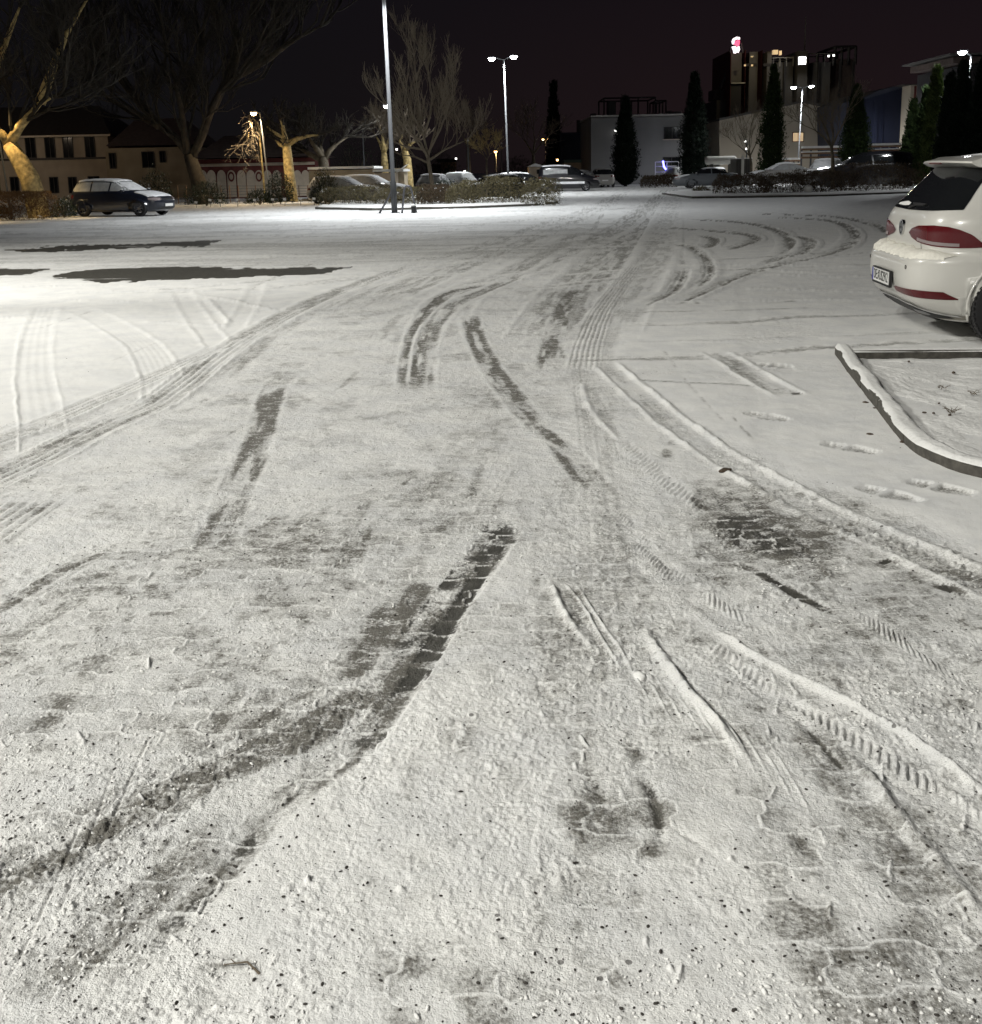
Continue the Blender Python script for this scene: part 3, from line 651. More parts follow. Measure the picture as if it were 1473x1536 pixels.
TAB['van'] = [(.20, .2, 4.3, .74), (.30, .06, 4.38, .84), (.42, .0, 4.42, .885), (.60, 0, 4.42, .90), (.75, .03, 4.36, .90), (.90, .04, 4.20, .898), (1.02, .05, 3.92, .89), (1.12, .06, 3.58, .875), (1.25, .08, 3.30, .85), (1.45, .12, 3.0, .80), (1.62, .17, 2.7, .75), (1.72, .25, 2.45, .69), (1.79, .45, 2.2, .55), (1.82, .8, 1.8, .3), (1.83, 1.2, 1.3, .01)]
TAB['suv'] = [(.22, .34, 4.3, .74), (.32, .10, 4.48, .84), (.45, .02, 4.54, .90), (.65, 0, 4.56, .925), (.82, .03, 4.50, .925), (.94, .06, 4.30, .915), (1.04, .08, 3.85, .90), (1.10, .11, 3.40, .87), (1.22, .18, 3.18, .82), (1.38, .28, 2.92, .75), (1.52, .40, 2.66, .68), (1.60, .55, 2.4, .58), (1.64, .8, 2.1, .4), (1.66, 1.3, 1.6, .01)]

def car_body_mb(tab, k=112, nexp=(6.4, 4.2), dz=.025):
    rows = spline(tab, dz); mb = MB(); vs = []; zt = rows[-1, 0]
    zb = tab[0][0]
    for z, xr, xf, wd in rows:
        cx = (xr + xf) / 2; a = (xf - xr) / 2
        tt = min(1, max(0, (z - .95) / .3)); n = nexp[0] + (nexp[1] + .6 - nexp[0]) * tt
        for j in range(k):
            t = 2 * math.pi * (j + .5) / k
            c_, s_ = math.cos(t), math.sin(t)
            m = n if c_ < 0 else n * .72       # front rounder than rear
            q = (abs(c_) ** m + abs(s_) ** m) ** (-1 / m)
            # spread samples evenly round a superellipse
            vs.append((cx + a * c_ * q, wd * s_ * q, z))
    nrow = len(rows)
    fs = [(i * k + j, i * k + (j + 1) % k, (i + 1) * k + (j + 1) % k, (i + 1) * k + j) for i in range(nrow - 1) for j in range(k)]
    fs.append(tuple(range(k))[::-1]); fs.append(tuple((nrow - 1) * k + j for j in range(k)))
    mb.add(vs, fs); return mb

def patch(bvh, o, h, v, cols, nu=18, nv=6, off=.004, thick=0.):
    """a skin laid on the body: columns (a, low, high) in the plane o + a*h + b*v, thrown along h x v"""
    o, h, v = Vector(o), Vector(h).normalized(), Vector(v).normalized(); d = h.cross(v).normalized()
    mb = MB(); vs = []; ok = []
    a0, a1 = cols[0][0], cols[-1][0]
    for i in range(nu + 1):
        a = a0 + (a1 - a0) * i / nu
        for (p, l0, h0), (q, l1, h1) in zip(cols[:-1], cols[1:]):
            if min(p, q) - 1e-9 <= a <= max(p, q) + 1e-9: t = (a - p) / ((q - p) or 1); lo = l0 + (l1 - l0) * t; hi = h0 + (h1 - h0) * t; break
        for j in range(nv + 1):
            b = lo + (hi - lo) * j / nv
            st = o + h * a + v * b
            loc, nrm, idx, dist = bvh.ray_cast(st, d, 8)
            if loc is None: vs.append(st + d * 3); ok.append(False)
            else:
                if nrm.dot(d) > 0: nrm = -nrm
                vs.append(loc + nrm * off); ok.append(True)
    w_ = nv + 1
    for i in range(nu):
        for j in range(nv):
            q = (i * w_ + j, (i + 1) * w_ + j, (i + 1) * w_ + j + 1, i * w_ + j + 1)
            if all(ok[x] for x in q): mb.f.append(q); mb.mi.append(0)
    mb.v = [tuple(x) for x in vs]
    used = sorted({i for f in mb.f for i in f}); mp = {u: i for i, u in enumerate(used)}
    mb.v = [mb.v[u] for u in used]; mb.f = [tuple(mp[i] for i in f) for f in mb.f]
    if thick:
        n0 = len(mb.v); top = mb.v; mb.v = top + [tuple(Vector(p) + d * thick) for p in top]
        ed = {}
        for f in mb.f:
            for e in zip(f, f[1:] + f[:1]): ed[e] = ed.get(e, 0) + 1
        rim_ = [e for e in ed if (e[1], e[0]) not in ed]
        mb.f += [(e[1], e[0], e[0] + n0, e[1] + n0) for e in rim_]; mb.mi = [0] * len(mb.f)
    return mb

def wheel(parent, x, y, r=.31, wd=.20, rim='rim', spokes=7, detail=True):
    sg = 1 if y > 0 else -1
    mb = MB(); hw = wd / 2
    pf = [(r * .64, -hw * .9), (r * .80, -hw), (r * .95, -hw * .92), (r, -hw * .6), (r, hw * .6), (r * .95, hw * .92), (r * .80, hw), (r * .64, hw * .9)]
    mb.lathe((0, 0, 0), pf, 36 if detail else 20, 'y', closed=True)
    if detail:
        for i in range(48):
            t = 2 * math.pi * i / 48
            for s2 in (-1, 1):
                mb.box((r * math.cos(t), s2 * hw * .5, r * math.sin(t)), (.007, hw * .7, .024), rot=Matrix.Rotation(-t, 3, 'Y'))
    wl = mb.build('wheel', M['rubber'], parent, smooth=False); wl.location = (x, y - sg * hw, r)
    rm = MB(); yo = sg * hw
    rm.lathe((0, 0, 0), [(r * .66, yo * .92), (r * .66, yo * .3), (r * .60, yo * .3), (r * .61, yo * .85)], 28, 'y', closed=True)
    rm.lathe((0, 0, 0), [(0.001, yo * .75), (r * .16, yo * .75), (r * .18, yo * .4), (0.001, yo * .38)], 12, 'y')
    for i in range(spokes):
        t = 2 * math.pi * i / spokes
        rm.box((r * .38 * math.cos(t), yo * .62, r * .38 * math.sin(t)), (r * .50, hw * .25, r * .11), rot=Matrix.Rotation(-t, 3, 'Y'))
    o = rm.build('rim', M[rim], wl)
    return wl

def make_car(name, loc, rz, tabn, paint, label, cat='car', scale=1., group=None, snow=0., snowwin=False, wheels=((.80), (3.42)), wr=.31, detail=False,
             glass=None, rim='rim', front_lamps=True, plate_txt=None):
    t = thing(name, loc, label, cat, rz, group); t.scale = (scale,) * 3
    tab = TAB[tabn]; L = max(r_[2] for r_ in tab); zt = tab[-1][0]; W = max(r_[3] for r_ in tab)
    mb = car_body_mb(tab, k=144 if detail else 64, dz=.02 if detail else .05)
    body = mb.build('body', M[paint], t, smooth=True)
    cut = MB()
    for x in wheels:
        for s_ in (-1, 1): cut.lathe((x, s_ * (W - .13), wr), [(0.001, -.17), (wr + .055, -.17), (wr + .055, .17), (0.001, .17)], 32, 'y')
    co_ = cut.build('cut', M['under']); md = body.modifiers.new('b', 'BOOLEAN'); md.object = co_; md.operation = 'DIFFERENCE'; md.solver = 'EXACT'
    body_src = body.data
    bm0 = bmesh.new(); bm0.from_mesh(body.data); bvh = BVHTree.FromBMesh(bm0); bm0.free()
    co_.parent = t; bpy.context.view_layer.update()
    dg = bpy.context.evaluated_depsgraph_get(); nm = bpy.data.meshes.new_from_object(body.evaluated_get(dg))
    nm.materials.clear(); nm.materials.append(M[paint]); body.modifiers.clear(); body.data = nm; bpy.data.objects.remove(co_)
    nm.polygons.foreach_set('use_smooth', [True] * len(nm.polygons))
    if detail:                                        # keep the body's smooth shading round the cut wheel arches
        from mathutils.kdtree import KDTree
        o_me = body_src; kd = KDTree(len(o_me.vertices))
        for v_ in o_me.vertices: kd.insert(v_.co, v_.index)
        kd.balance(); nl = [None] * len(nm.loops)
        for p_ in nm.polygons:
            hit = bvh.find_nearest(p_.center)
            on = hit[0] is not None and hit[3] < .006 and abs(hit[1].dot(p_.normal)) > .8
            for li in p_.loop_indices:
                if on:
                    cv = nm.vertices[nm.loops[li].vertex_index].co; acc = Vector()
                    for c_, ix, ds in kd.find_n(cv, 4): acc += o_me.vertices[ix].normal / (ds + 1e-4)
                    nl[li] = acc.normalized()
                else: nl[li] = p_.normal.copy()
        nm.normals_split_custom_set(nl)
    else: nm.set_sharp_from_angle(angle=R(40))
    for x in wheels:
        for s_ in (-1, 1): wheel(t, x, s_ * (W - .015), wr, rim=rim, detail=detail)
    gl = M[glass] if glass else (M['frost'] if snowwin else M['glass'])
    row = lambda z: [float(np.interp(z, [q[0] for q in tab], [q[i] for q in tab])) for i in (1, 2, 3)]
    belt = {'hatch': .99, 'estate': .98, 'sedan': .97, 'van': 1.12, 'suv': 1.09}[tabn]; ztop = zt - (.10 if tabn != 'van' else .2)
    xrb, xfb, _ = row(belt + .03); xrt, xft, _ = row(ztop)
    # side windows as columns between belt and roof edge
    def side(s_, xs, nm_):
        cols = []
        for x in np.linspace(xs[0], xs[1], 9):
            hi = ztop
            lo = belt + .02
            hi_r = np.interp(x, [xrb + .08, xrt + .20], [lo, ztop]); hi_f = np.interp(x, [xft - .12, xfb - .08], [ztop, lo])
            cols.append((x, lo, max(lo + .004, min(hi, hi_r, hi_f))))
        if s_ > 0: cols = [(-c[0], c[1], c[2]) for c in cols][::-1]
        h = (1, 0, 0) if s_ < 0 else (-1, 0, 0)
        p_ = patch(bvh, (0, s_ * 3, 0), h, (0, 0, 1), [(c[0], c[1], c[2]) for c in cols] if s_ < 0 else cols, 14, 5)
        if s_ < 0: pass
        return p_.build(nm_, gl, t, smooth=True)
    # h x v must point inwards: right side looks +y -> h=(1,0,0), v=(0,0,1) gives -y, so flip
    def sidew(s_, x0, x1):
        cols = []
        for x in np.linspace(x0, x1, 9):
            lo = belt + .02
            hi_r = np.interp(x, [xrb + .08, xrt + .20], [lo, ztop]); hi_f = np.interp(x, [xft - .12, xfb - .08], [ztop, lo])
            cols.append((x, lo, max(lo + .004, min(ztop, hi_r, hi_f))))
        if s_ < 0: cols2 = [(-a, b, c) for a, b, c in cols][::-1]; h = (-1, 0, 0)
        else: cols2 = cols; h = (1, 0, 0)
        patch(bvh, (0, s_ * 3, 0), h, (0, 0, 1), cols2, 14, 5).build('side_window', gl, t, smooth=True)
    nwin = 2 if tabn in ('sedan', 'hatch') else 3
    e0, e1 = xrb + (.55 if tabn in ('hatch',) else .18), xfb - .10
    if tabn == 'sedan': e0 = xrb + .12
    if tabn == 'van': e0, nwin = 2.15, 1
    edges = np.linspace(e0, e1, nwin + 1)
    for s_ in (-1, 1):
        for a, b in zip(edges[:-1], edges[1:]): sidew(s_, a + .035, b - .035)
    # windscreen and rear window, thrown along x:  h x v = +x for h=-y... (0,1,0)x(0,0,1)=(1,0,0)
    wb = row(belt + .05)[2]; wt = row(ztop)[2]
    if tabn != 'van':
        patch(bvh, (-1, 0, 0), (0, 1, 0), (0, 0, 1), [(-wb * .9, belt + .05, belt + .055), (-wt * .9, belt + .04, ztop - .03), (0, belt + .03, ztop), (wt * .9, belt + .04, ztop - .03), (wb * .9, belt + .05, belt + .055)], 40, 8).build('rear_window', gl if not detail else M['glass'], t, smooth=True)
    patch(bvh, (L + 1, 0, 0), (0, -1, 0), (0, 0, 1), [(-wb * .86, belt + .05, belt + .055), (-wt * .9, belt + .045, ztop - .02), (0, belt + .035, ztop + .01), (wt * .9, belt + .045, ztop - .02), (wb * .86, belt + .05, belt + .055)], 20, 8).build('windscreen', M['snowcar'] if (snow and snowwin) else gl, t, smooth=True)
    # lamps at the four corners
    lz = {'hatch': .66, 'estate': .66, 'sedan': .68, 'van': .82, 'suv': .84}[tabn]
    for s_ in (-1, 1):
        dfr = Vector((-1, -s_ * .8, 0)).normalized(); hh_ = Vector((0, 0, 1)).cross(dfr)   # h x z = d  <=> h = z x d
        patch(bvh, Vector((L - .15, s_ * (W - .2), 0)) - dfr * 2, hh_, (0, 0, 1), [(-.26, lz - .02, lz + .05), (0, lz - .06, lz + .07), (.26, lz - .02, lz + .05)], 10, 4).build('headlamp', M['clear'], t, smooth=True)
        if not detail:
            dre = Vector((1, -s_ * .8, 0)).normalized(); hr = Vector((0, 0, 1)).cross(dre)
            patch(bvh, Vector((.15, s_ * (W - .2), 0)) - dre * 2, hr, (0, 0, 1), [(-.22, lz + .08, lz + .20), (.22, lz + .06, lz + .22)], 8, 4).build('tail_lamp', M['red'], t, smooth=True)
        mm = MB(); mx = row(belt)[1] - .38; mm.lathe((mx, s_ * (W + .05), belt + .03), [(0.001, -.07), (.05, -.06), (.075, 0), (.06, .05), (0.001, .07)], 10, 'y'); mm.box((mx, s_ * (W - .04), belt + .0), (.05, .12, .03))
        mr = mm.build('mirror', M[paint], t, smooth=True)
        if snow: sm = MB(); sm.lathe((mx, s_ * (W + .05), belt + .085), [(0.001, -.015), (.065, -.012), (.06, .012), (0.001, .022)], 10); sm.build('snow', M['snowcar'], mr, smooth=True)
    pt = MB(); pt.box((L + .012, 0, .42), (.015, .52, .11)); pt.build('number_plate', M['plate'], t)
    if not detail: pt = MB(); pt.box((-.012, 0, .62), (.015, .52, .11)); pt.build('number_plate', M['plate'], t)
    gr = patch(bvh, (L + 1, 0, 0), (0, -1, 0), (0, 0, 1), [(-.45, lz - .03, lz + .03), (.45, lz - .03, lz + .03)], 8, 3, .006).build('grille', M['under'], t)
    patch(bvh, (L + 1, 0, 0), (0, -1, 0), (0, 0, 1), [(-.55, .26, .36), (.55, .26, .36)], 8, 3, .006).build('air_intake', M['under'], t)
    if snow:
        # roof snow and bonnet snow, thrown down: h x v = -z : (0,1,0)x(1,0,0) = (0,0,-1)
        rw = row(zt - .06)[2] * .98; rr0, rr1 = row(zt - .09)[0] + .05, row(zt - .09)[1] - .02
        patch(bvh, (0, 0, 4), (0, 1, 0), (1, 0, 0), [(-rw, rr0 + .1, rr1 - .1), (-rw * .8, rr0, rr1), (rw * .8, rr0, rr1), (rw, rr0 + .1, rr1 - .1)], 16, 20, snow, thick=snow + .005).build('roof_snow', M['snowcar'], t, smooth=True)
        hw_ = row(belt - .1)[2] * .86; x0, x1 = row(belt)[1] + .05, row(belt - .22)[1] - .02
        if tabn != 'van':
            patch(bvh, (0, 0, 4), (0, 1, 0), (1, 0, 0), [(-hw_, x0, x1 - .25), (-hw_ * .7, x0, x1), (hw_ * .7, x0, x1), (hw_, x0, x1 - .25)], 14, 12, snow * .8, thick=snow).build('bonnet_snow', M['snowcar'], t, smooth=True)
        if tabn == 'sedan': patch(bvh, (0, 0, 4), (0, 1, 0), (1, 0, 0), [(-hw_, .2, .75), (hw_, .2, .75)], 12, 6, snow * .8, thick=snow).build('boot_snow', M['snowcar'], t, smooth=True)
    return t, bvh, row

# --- the cream hatchback at the right edge
gs = 1.07; gyaw = R(-6)
wc = G(1532, 525); wl_ = Matrix.Rotation(gyaw, 3, 'Z') @ Vector((.80, -.88, 0)) * gs
golf, bvh, row = make_car('parked_hatchback', (wc.x - wl_.x, wc.y - wl_.y, .004), gyaw, 'hatch', 'cream',
    'cream white hatchback seen from behind beside the kerbed bed, snow on its bumper', 'car', gs, detail=True, rim='rimd', wheels=(.75, 3.42))
def gp(o, d, cols, nm, m, nu=24, nv=8, off=.004, thick=0., par=None, smooth=True):
    d = Vector(d).normalized(); h = Vector((0, 0, 1)).cross(d)
    return patch(bvh, Vector(o) - d * 2, h, (0, 0, 1), cols, nu, nv, off, thick).build(nm, M[m], par or golf, smooth=smooth)
for s_ in (-1, 1):
    d = (1, -s_ * 1.0, 0)
    # corner light: columns run from one end of the lamp to the other
    base = [(-.36, .845, .85), (-.31, .815, .885), (-.2, .788, .912), (0., .768, .925), (.12, .762, .918), (.20, .760, .898), (.28, .762, .86), (.34, .766, .80), (.365, .768, .772)]
    cols = base if s_ > 0 else base
    cols = [(-s_ * a * -1, b, c) for a, b, c in base]
    if s_ > 0: cols = [(-a, b, c) for a, b, c in base][::-1]
    else: cols = base
    o = (.12, s_ * .72, 0)
    # on the right side (s=-1) d=(1,1): h = z x d = (-1,1)/r2: grows towards the car's middle, so the inner tip is at +a
    cols = [(-a, b, c) for a, b, c in base][::-1] if s_ < 0 else base
    tl = gp(o, d, cols, 'tail_lamp', 'red', 30, 10, .006)
    mid = [(a, b + .010, b + .034) for a, b, c in cols if c - b > .1]
    gp(o, d, mid, 'reversing_lens', 'clear', 16, 3, .009, par=tl)
    br = [(a, b + (c - b) * .55, b + (c - b) * .68) for a, b, c in cols if c - b > .12]
    rf = [(-.34, .415, .42), (-.30, .39, .43), (0, .375, .435), (.22, .37, .43), (.30, .372, .38)]
    rf = [(-a, b, c) for a, b, c in rf][::-1] if s_ < 0 else rf
    gp((.05, s_ * .66, 0), (1, -s_ * .75, 0), rf, 'reflector', 'red', 16, 4, .005)
# panel gaps, as thin dark lines laid on the body
M['redl'] = mat('brake_lamp_plastic', (.11, .003, .005), .5, spec=.2)
M['gap'] = mat('panel_gap', (.06, .055, .05), .8)
for s_ in (-1, 1):
    gp((0, s_ * .50, 0), (1, 0, 0), [(-.004, .70, .80), (.004, .70, .80)], 'panel_gap', 'gap', 1, 16, .003)
gp((0, 0, 0), (1, 0, 0), [(-.49, .712, .718), (.49, .712, .718)], 'panel_gap', 'gap', 20, 1, .003)
# rear glass frame already laid; spoiler above it
sp = MB()
ys = np.linspace(-.60, .60, 17); prof = []
for y in ys:
    e = 1 - (abs(y) / .60) ** 6 * .35; xb = .355 + .10 * (abs(y) / .6) ** 3
    prof.append([(.80, y, 1.428 + .03 * (1 - (y / .6) ** 2)), (.56, y, 1.432 + .012 * e), (xb, y, 1.412 * 1.0 - .012 * (y / .6) ** 2), (xb - .008, y, 1.398 - .012 * (y / .6) ** 2), (xb + .03, y, 1.375 - .012 * (y / .6) ** 2), (.54, y, 1.35), (.80, y, 1.38)])
vs = [p for c_ in prof for p in c_]; k = 7
sp.add(vs, [(i * k + j, i * k + (j + 1) % k, (i + 1) * k + (j + 1) % k, (i + 1) * k + j) for i in range(16) for j in range(k)] + [tuple(range(k))[::-1], tuple(16 * k + j for j in range(k))])
spo = sp.build('spoiler', M['cream'], golf, smooth=True)
try: spo.data.set_sharp_from_angle(angle=R(35))
except Exception: pass
b3 = MB(); b3.box((.358, 0, 1.392), (.012, .30, .014)); b3.build('high_brake_lamp', M['red'], spo)
# thin snow on spoiler and roof
patch(bvh, (0, 0, 4), (0, 1, 0), (1, 0, 0), [(-.50, .72, 2.1), (-.36, .6, 2.2), (.36, .6, 2.2), (.50, .72, 2.1)], 24, 24, .012, thick=.01).build('roof_snow', M['snowcar'], golf, smooth=True)
# wiper
wpm = MB(); wpm.tube([(.165, 0, 1.035), (.19, -.10, 1.065), (.195, -.32, 1.07)], .009, 6); wpm.box((.195, -.20, 1.075), (.012, .34, .012), rz=0); wpo = wpm.build('rear_wiper', M['under'], golf)
gp((0, .22, 0), (1, 0, 0), [(-.16, 1.05, 1.07), (-.05, 1.045, 1.08), (.16, 1.048, 1.062)], 'window_snow', 'snow', 12, 3, .012)
# bumper snow, lumpy, on the shelf
rr_ = random.Random(3)
bsn = MB(); n = 60
vs = []
for i in range(n + 1):
    y = -.80 + 1.6 * i / n; hgt = .030 + .030 * vn(np.array([i * .35]), np.array([0.]), 4)[0]; hgt *= min(1, (i + .3) / 6, (n - i + .3) / 6)
    # where the shelf stands at this offset
    q = bvh.ray_cast(Vector((-1, y, .665)), Vector((1, 0, 0)), 3)[0]; q2 = bvh.ray_cast(Vector((-1, y, .735)), Vector((1, 0, 0)), 3)[0]
    x0 = q.x + .012; x1 = (q2.x if q2 else x0 + .08) + .012; x1 = max(x1, x0 + .03)
    j_ = .012 * (vn(np.array([i * .6]), np.array([3.]), 9)[0] - .5)
    vs += [(x0 + j_ - .01, y, .660), (x0 + j_ - .008, y, .685 + hgt * .3), (x0 * .6 + x1 * .4, y, .698 + hgt * .8), (x1, y, .705 + hgt), (x1 + .02, y, .70)]
bsn.add(vs, [(i * 5 + j, (i + 1) * 5 + j, (i + 1) * 5 + j + 1, i * 5 + j + 1) for i in range(n) for j in range(4)])
bsn.build('bumper_snow', mat('bumper_snow', (.80, .78, .70), .8, var=.08, scale=14, bump=.012, bscale=45), golf, smooth=True)
# diffuser and bright trim under the bumper
gp((0, 0, 0), (1, 0, 0), [(-.70, .215, .235), (-.5, .20, .30), (0, .20, .315), (.5, .20, .30), (.70, .215, .235)], 'diffuser', 'under', 30, 6, .006)
gp((0, 0, 0), (1, 0, 0), [(-.74, .232, .246), (-.52, .296, .312), (-.2, .312, .326), (.2, .312, .326), (.52, .296, .312), (.74, .232, .246)], 'trim_strip', 'chrome', 40, 2, .011)
for s_ in (-1, 1): gp((0, s_ * .50, 0), (1, 0, 0), [(-.11, .24, .25), (-.09, .235, .265), (.09, .235, .265), (.11, .24, .25)], 'exhaust_trim', 'rim', 8, 3, .012)
M['grime'] = mat('salt_grime', (.30, .28, .24), .8, var=.3, scale=14)
for s_ in (-1, 1): gp((.1, s_ * .6, 0), (1, -s_ * .9, 0), [(-.5, .20, .235), (0, .20, .25), (.5, .20, .232)], 'road_grime', 'grime', 20, 2, .003)
for s_ in (-1, 1):
    lp = MB(); pts = [(.75 + .368 * math.cos(a), s_ * (.890 - .030 * abs(math.sin(a)) ** 3), .31 + .372 * math.sin(a)) for a in np.linspace(-.25, math.pi + .25, 30)]
    lp.tube(pts, .009, 8); lp.build('wheel_arch_lip', M['cream'], golf, smooth=True)
# badge
bd = MB(); bx = bvh.ray_cast(Vector((-1, 0, .88)), Vector((1, 0, 0)), 3)[0].x
def ringx(mb, c, r0, r1, th=.012, k=32):
    vs = []
    for j in range(k):
        t = 2 * math.pi * j / k; cy, cz = math.cos(t), math.sin(t)
        vs += [(c[0] - th, c[1] + r0 * cy, c[2] + r0 * cz), (c[0] - th, c[1] + r1 * cy, c[2] + r1 * cz), (c[0] + .01, c[1] + r1 * cy, c[2] + r1 * cz), (c[0] + .01, c[1] + r0 * cy, c[2] + r0 * cz)]
    mb.add(vs, [(j * 4 + a, j * 4 + (a + 1) % 4, ((j + 1) % k) * 4 + (a + 1) % 4, ((j + 1) % k) * 4 + a) for j in range(k) for a in range(4)])
disc = MB(); disc.tube([(bx + .01, 0, .88), (bx - .006, 0, .88)], [.058, .058], 32)
bdo = disc.build('badge', M['ink'], golf)
ringx(bd, (bx - .004, 0, .88), .052, .062)
def barx(mb, a, b, w_=.011):
    a = Vector((bx - .012, a[0], .88 + a[1])); b = Vector((bx - .012, b[0], .88 + b[1])); d = (b - a); ang_ = math.atan2(d.z, d.y)
    mb.box((a + b) / 2, (.008, d.length, w_), rot=Matrix.Rotation(ang_, 3, 'X'))
for a, b in (((-.026, .046), (-.006, .006)), ((.026, .046), (.006, .006)), ((-.044, .026), (-.018, -.044)), ((.044, .026), (.018, -.044)), ((-.018, -.044), (0, -.004)), ((.018, -.044), (0, -.004))): barx(bd, a, b)
bd.build('emblem', M['chrome'], bdo)
# parking sensors
for y in (-.55, .55):
    q = bvh.ray_cast(Vector((-1, y, .60)), Vector((1, 0, 0)), 3)[0]; sm_ = MB(); ringx(sm_, (q.x, y, .60), .012, .016, .004, 16); sm_.build('parking_sensor', M['gap'], golf)
# number plate with its frame and letters
pl = MB(); pl.box((-.020, 0, .475), (.022, .545, .135)); plo = pl.build('number_plate', M['under'], golf)
pw = MB(); pw.box((-.033, 0, .48), (.006, .52, .105)); pw.build('plate_face', M['plate'], plo)
pb = MB(); pb.box((-.0365, .242, .48), (.003, .034, .104)); pb.build('country_strip', M['blue'], plo)
def text(body, size, loc, rot, m, parent, name='lettering', ext=.001, sx=1.):
    cu = bpy.data.curves.new(name, 'FONT'); cu.body = body; cu.size = size; cu.extrude = ext; cu.align_x = 'CENTER'; cu.align_y = 'CENTER'; cu.resolution_u = 3
    o = bpy.data.objects.new(name, cu); COL.objects.link(o); bpy.context.view_layer.update()
    me_ = bpy.data.meshes.new_from_object(o.evaluated_get(bpy.context.evaluated_depsgraph_get())); bpy.data.objects.remove(o)
    me_.materials.clear(); me_.materials.append(M[m])
    o = bpy.data.objects.new(name, me_); COL.objects.link(o); o.parent = parent; o.location = loc; o.rotation_euler = rot; o.scale = (sx, 1, 1); return o
text('DE:XUS2912', .118, (-.0372, -.018, .48), (R(90), 0, R(-90)), 'ink', plo, sx=.70)
# rear wheel arch lips
def lamp(name, loc, power, color, parent=None, cone=None, rad=.12, target=None, blend=.6):
    l = bpy.data.lights.new(name, 'SPOT' if cone else 'POINT'); l.energy = power; l.color = color; l.shadow_soft_size = rad
    o = bpy.data.objects.new(name, l); COL.objects.link(o)
    if cone:
        l.spot_size = R(cone); l.spot_blend = blend
        t = Vector(target) if target else Vector((loc[0], loc[1], 0))
        d = t - Vector(loc); o.rotation_euler = d.to_track_quat('-Z', 'Y').to_euler()
    o.location = loc
    if parent is not None: o.location = Vector(loc) - parent.location; o.parent = parent
    return o
# ------------------------------------------------------------------ the kerbed bed on the right
def sweep(mb, line, prof, z0=0., mi=0, closed=False):
    """a profile (offset to the left, height) run along a flat line"""
    n = len(line); k = len(prof); vs = []
    for i in range(n):
        a = line[i - 1] if i or closed else line[0]; b = line[(i + 1) % n] if i < n - 1 or closed else line[-1]
        d = Vector((b.x - a.x, b.y - a.y)).normalized(); nn = Vector((-d.y, d.x))
        for o_, h_ in prof: vs.append((line[i].x + nn.x * o_, line[i].y + nn.y * o_, z0 + h_))
    m = n if closed else n - 1
    fs = [(i * k + j, ((i + 1) % n) * k + j, ((i + 1) % n) * k + (j + 1) % k, i * k + (j + 1) % k) for i in range(m) for j in range(k)]
    if not closed: fs += [tuple(range(k)), tuple((n - 1) * k + j for j in range(k))[::-1]]
    mb.add(vs, fs, mi)
def dense(p, step=.12):
    out = []
    for a, b in zip(p[:-1], p[1:]):
        n = max(1, int((b - a).length / step)); out += [a.lerp(b, i / n) for i in range(n)]
    return out + [p[-1]]
KH = .085
kl = [G(*q) for q in ((1252, 534), (1284, 577), (1318, 622), (1350, 663), (1378, 687), (1420, 707), (1473, 722), (1600, 752), (1800, 790))]
kl += [kl[-1] + Vector((1.2, .25, 0)), kl[-1] + Vector((2.6, .9, 0))]
kl = dense([Vector((p.x, p.y, 0)) for p in smooth_line(kl)], .05)
kb = dense([Vector((G(1274, 540).x, G(1274, 540).y, 0)), Vector((kl[-1].x + .3, G(1800, 538).y, 0))], .08)
wv = lambda p, s: .006 * (vn(np.array([p.x * 14 + s]), np.array([p.y * 14]), 3)[0] - .5)
mb = MB(); i0 = 0; r_k = random.Random(8)
while i0 < len(kl) - 2:                               # separate stones with open joints
    i1 = min(i0 + r_k.randint(11, 14), len(kl) - 1); dz, do = r_k.uniform(-.004, .004), r_k.uniform(-.004, .004)
    sg = [kl[i0].lerp(kl[i0 + 1], .12)] + kl[i0 + 1:i1] + [kl[i1 - 1].lerp(kl[i1], .9)]
    sweep(mb, sg, [(do, -.02), (do, KH - .014 + dz), (.014 + do, KH + dz), (.086 + do, KH + dz), (.10 + do, KH - .014 + dz), (.10 + do, -.02)]); i0 = i1
kerb = mb.build('kerb', M['concrete']); tag(kerb, kind='structure')
mb = MB(); sweep(mb, kb, [(-.05, -.02), (-.05, KH - .002), (.05, KH - .002), (.05, -.02)])
k2 = mb.build('kerb', M['concrete']); tag(k2, kind='structure')
def snowcap(line, o0, o1, h0, parent, lump_=.016, name='snow_cap', seed=1):
    mb = MB(); vs = []; k = 7
    for i, p in enumerate(line):
        a = line[max(i - 1, 0)]; b = line[min(i + 1, len(line) - 1)]; d = Vector((b.x - a.x, b.y - a.y)).normalized(); nn = Vector((-d.y, d.x))
        e = fbm(np.array([i * .21]), np.array([seed * 9.]), seed, 3)[0] * 2 - .5; e2 = fbm(np.array([i * .27]), np.array([seed * 5.]), seed + 4, 4)[0] * 2 - .5
        for j in range(k):
            t = j / (k - 1); o_ = o0 + .006 - .014 * e + (o1 - o0 - .012 + .016 * (e + e2)) * t
            z = h0 + (.006 + lump_ * (.25 + .6 * e2)) * (math.sin(math.pi * min(max(t, .0), 1)) ** .28) * (1 + .5 * (vn(np.array([i * .7]), np.array([j * 1.3 + seed]), 12)[0] - .5)) - (.012 if j in (0, k - 1) else 0)
            vs.append((p.x + nn.x * o_, p.y + nn.y * o_, z))
    mb.add(vs, [(i * k + j, (i + 1) * k + j, (i + 1) * k + j + 1, i * k + j + 1) for i in range(len(line) - 1) for j in range(k - 1)])
    return mb.build(name, M['snow'], parent, smooth=True)
snowcap(kl, -.004, .104, KH - .002, kerb, seed=2); snowcap(kb, -.054, .054, KH - .004, k2, lump_=.01, seed=7)
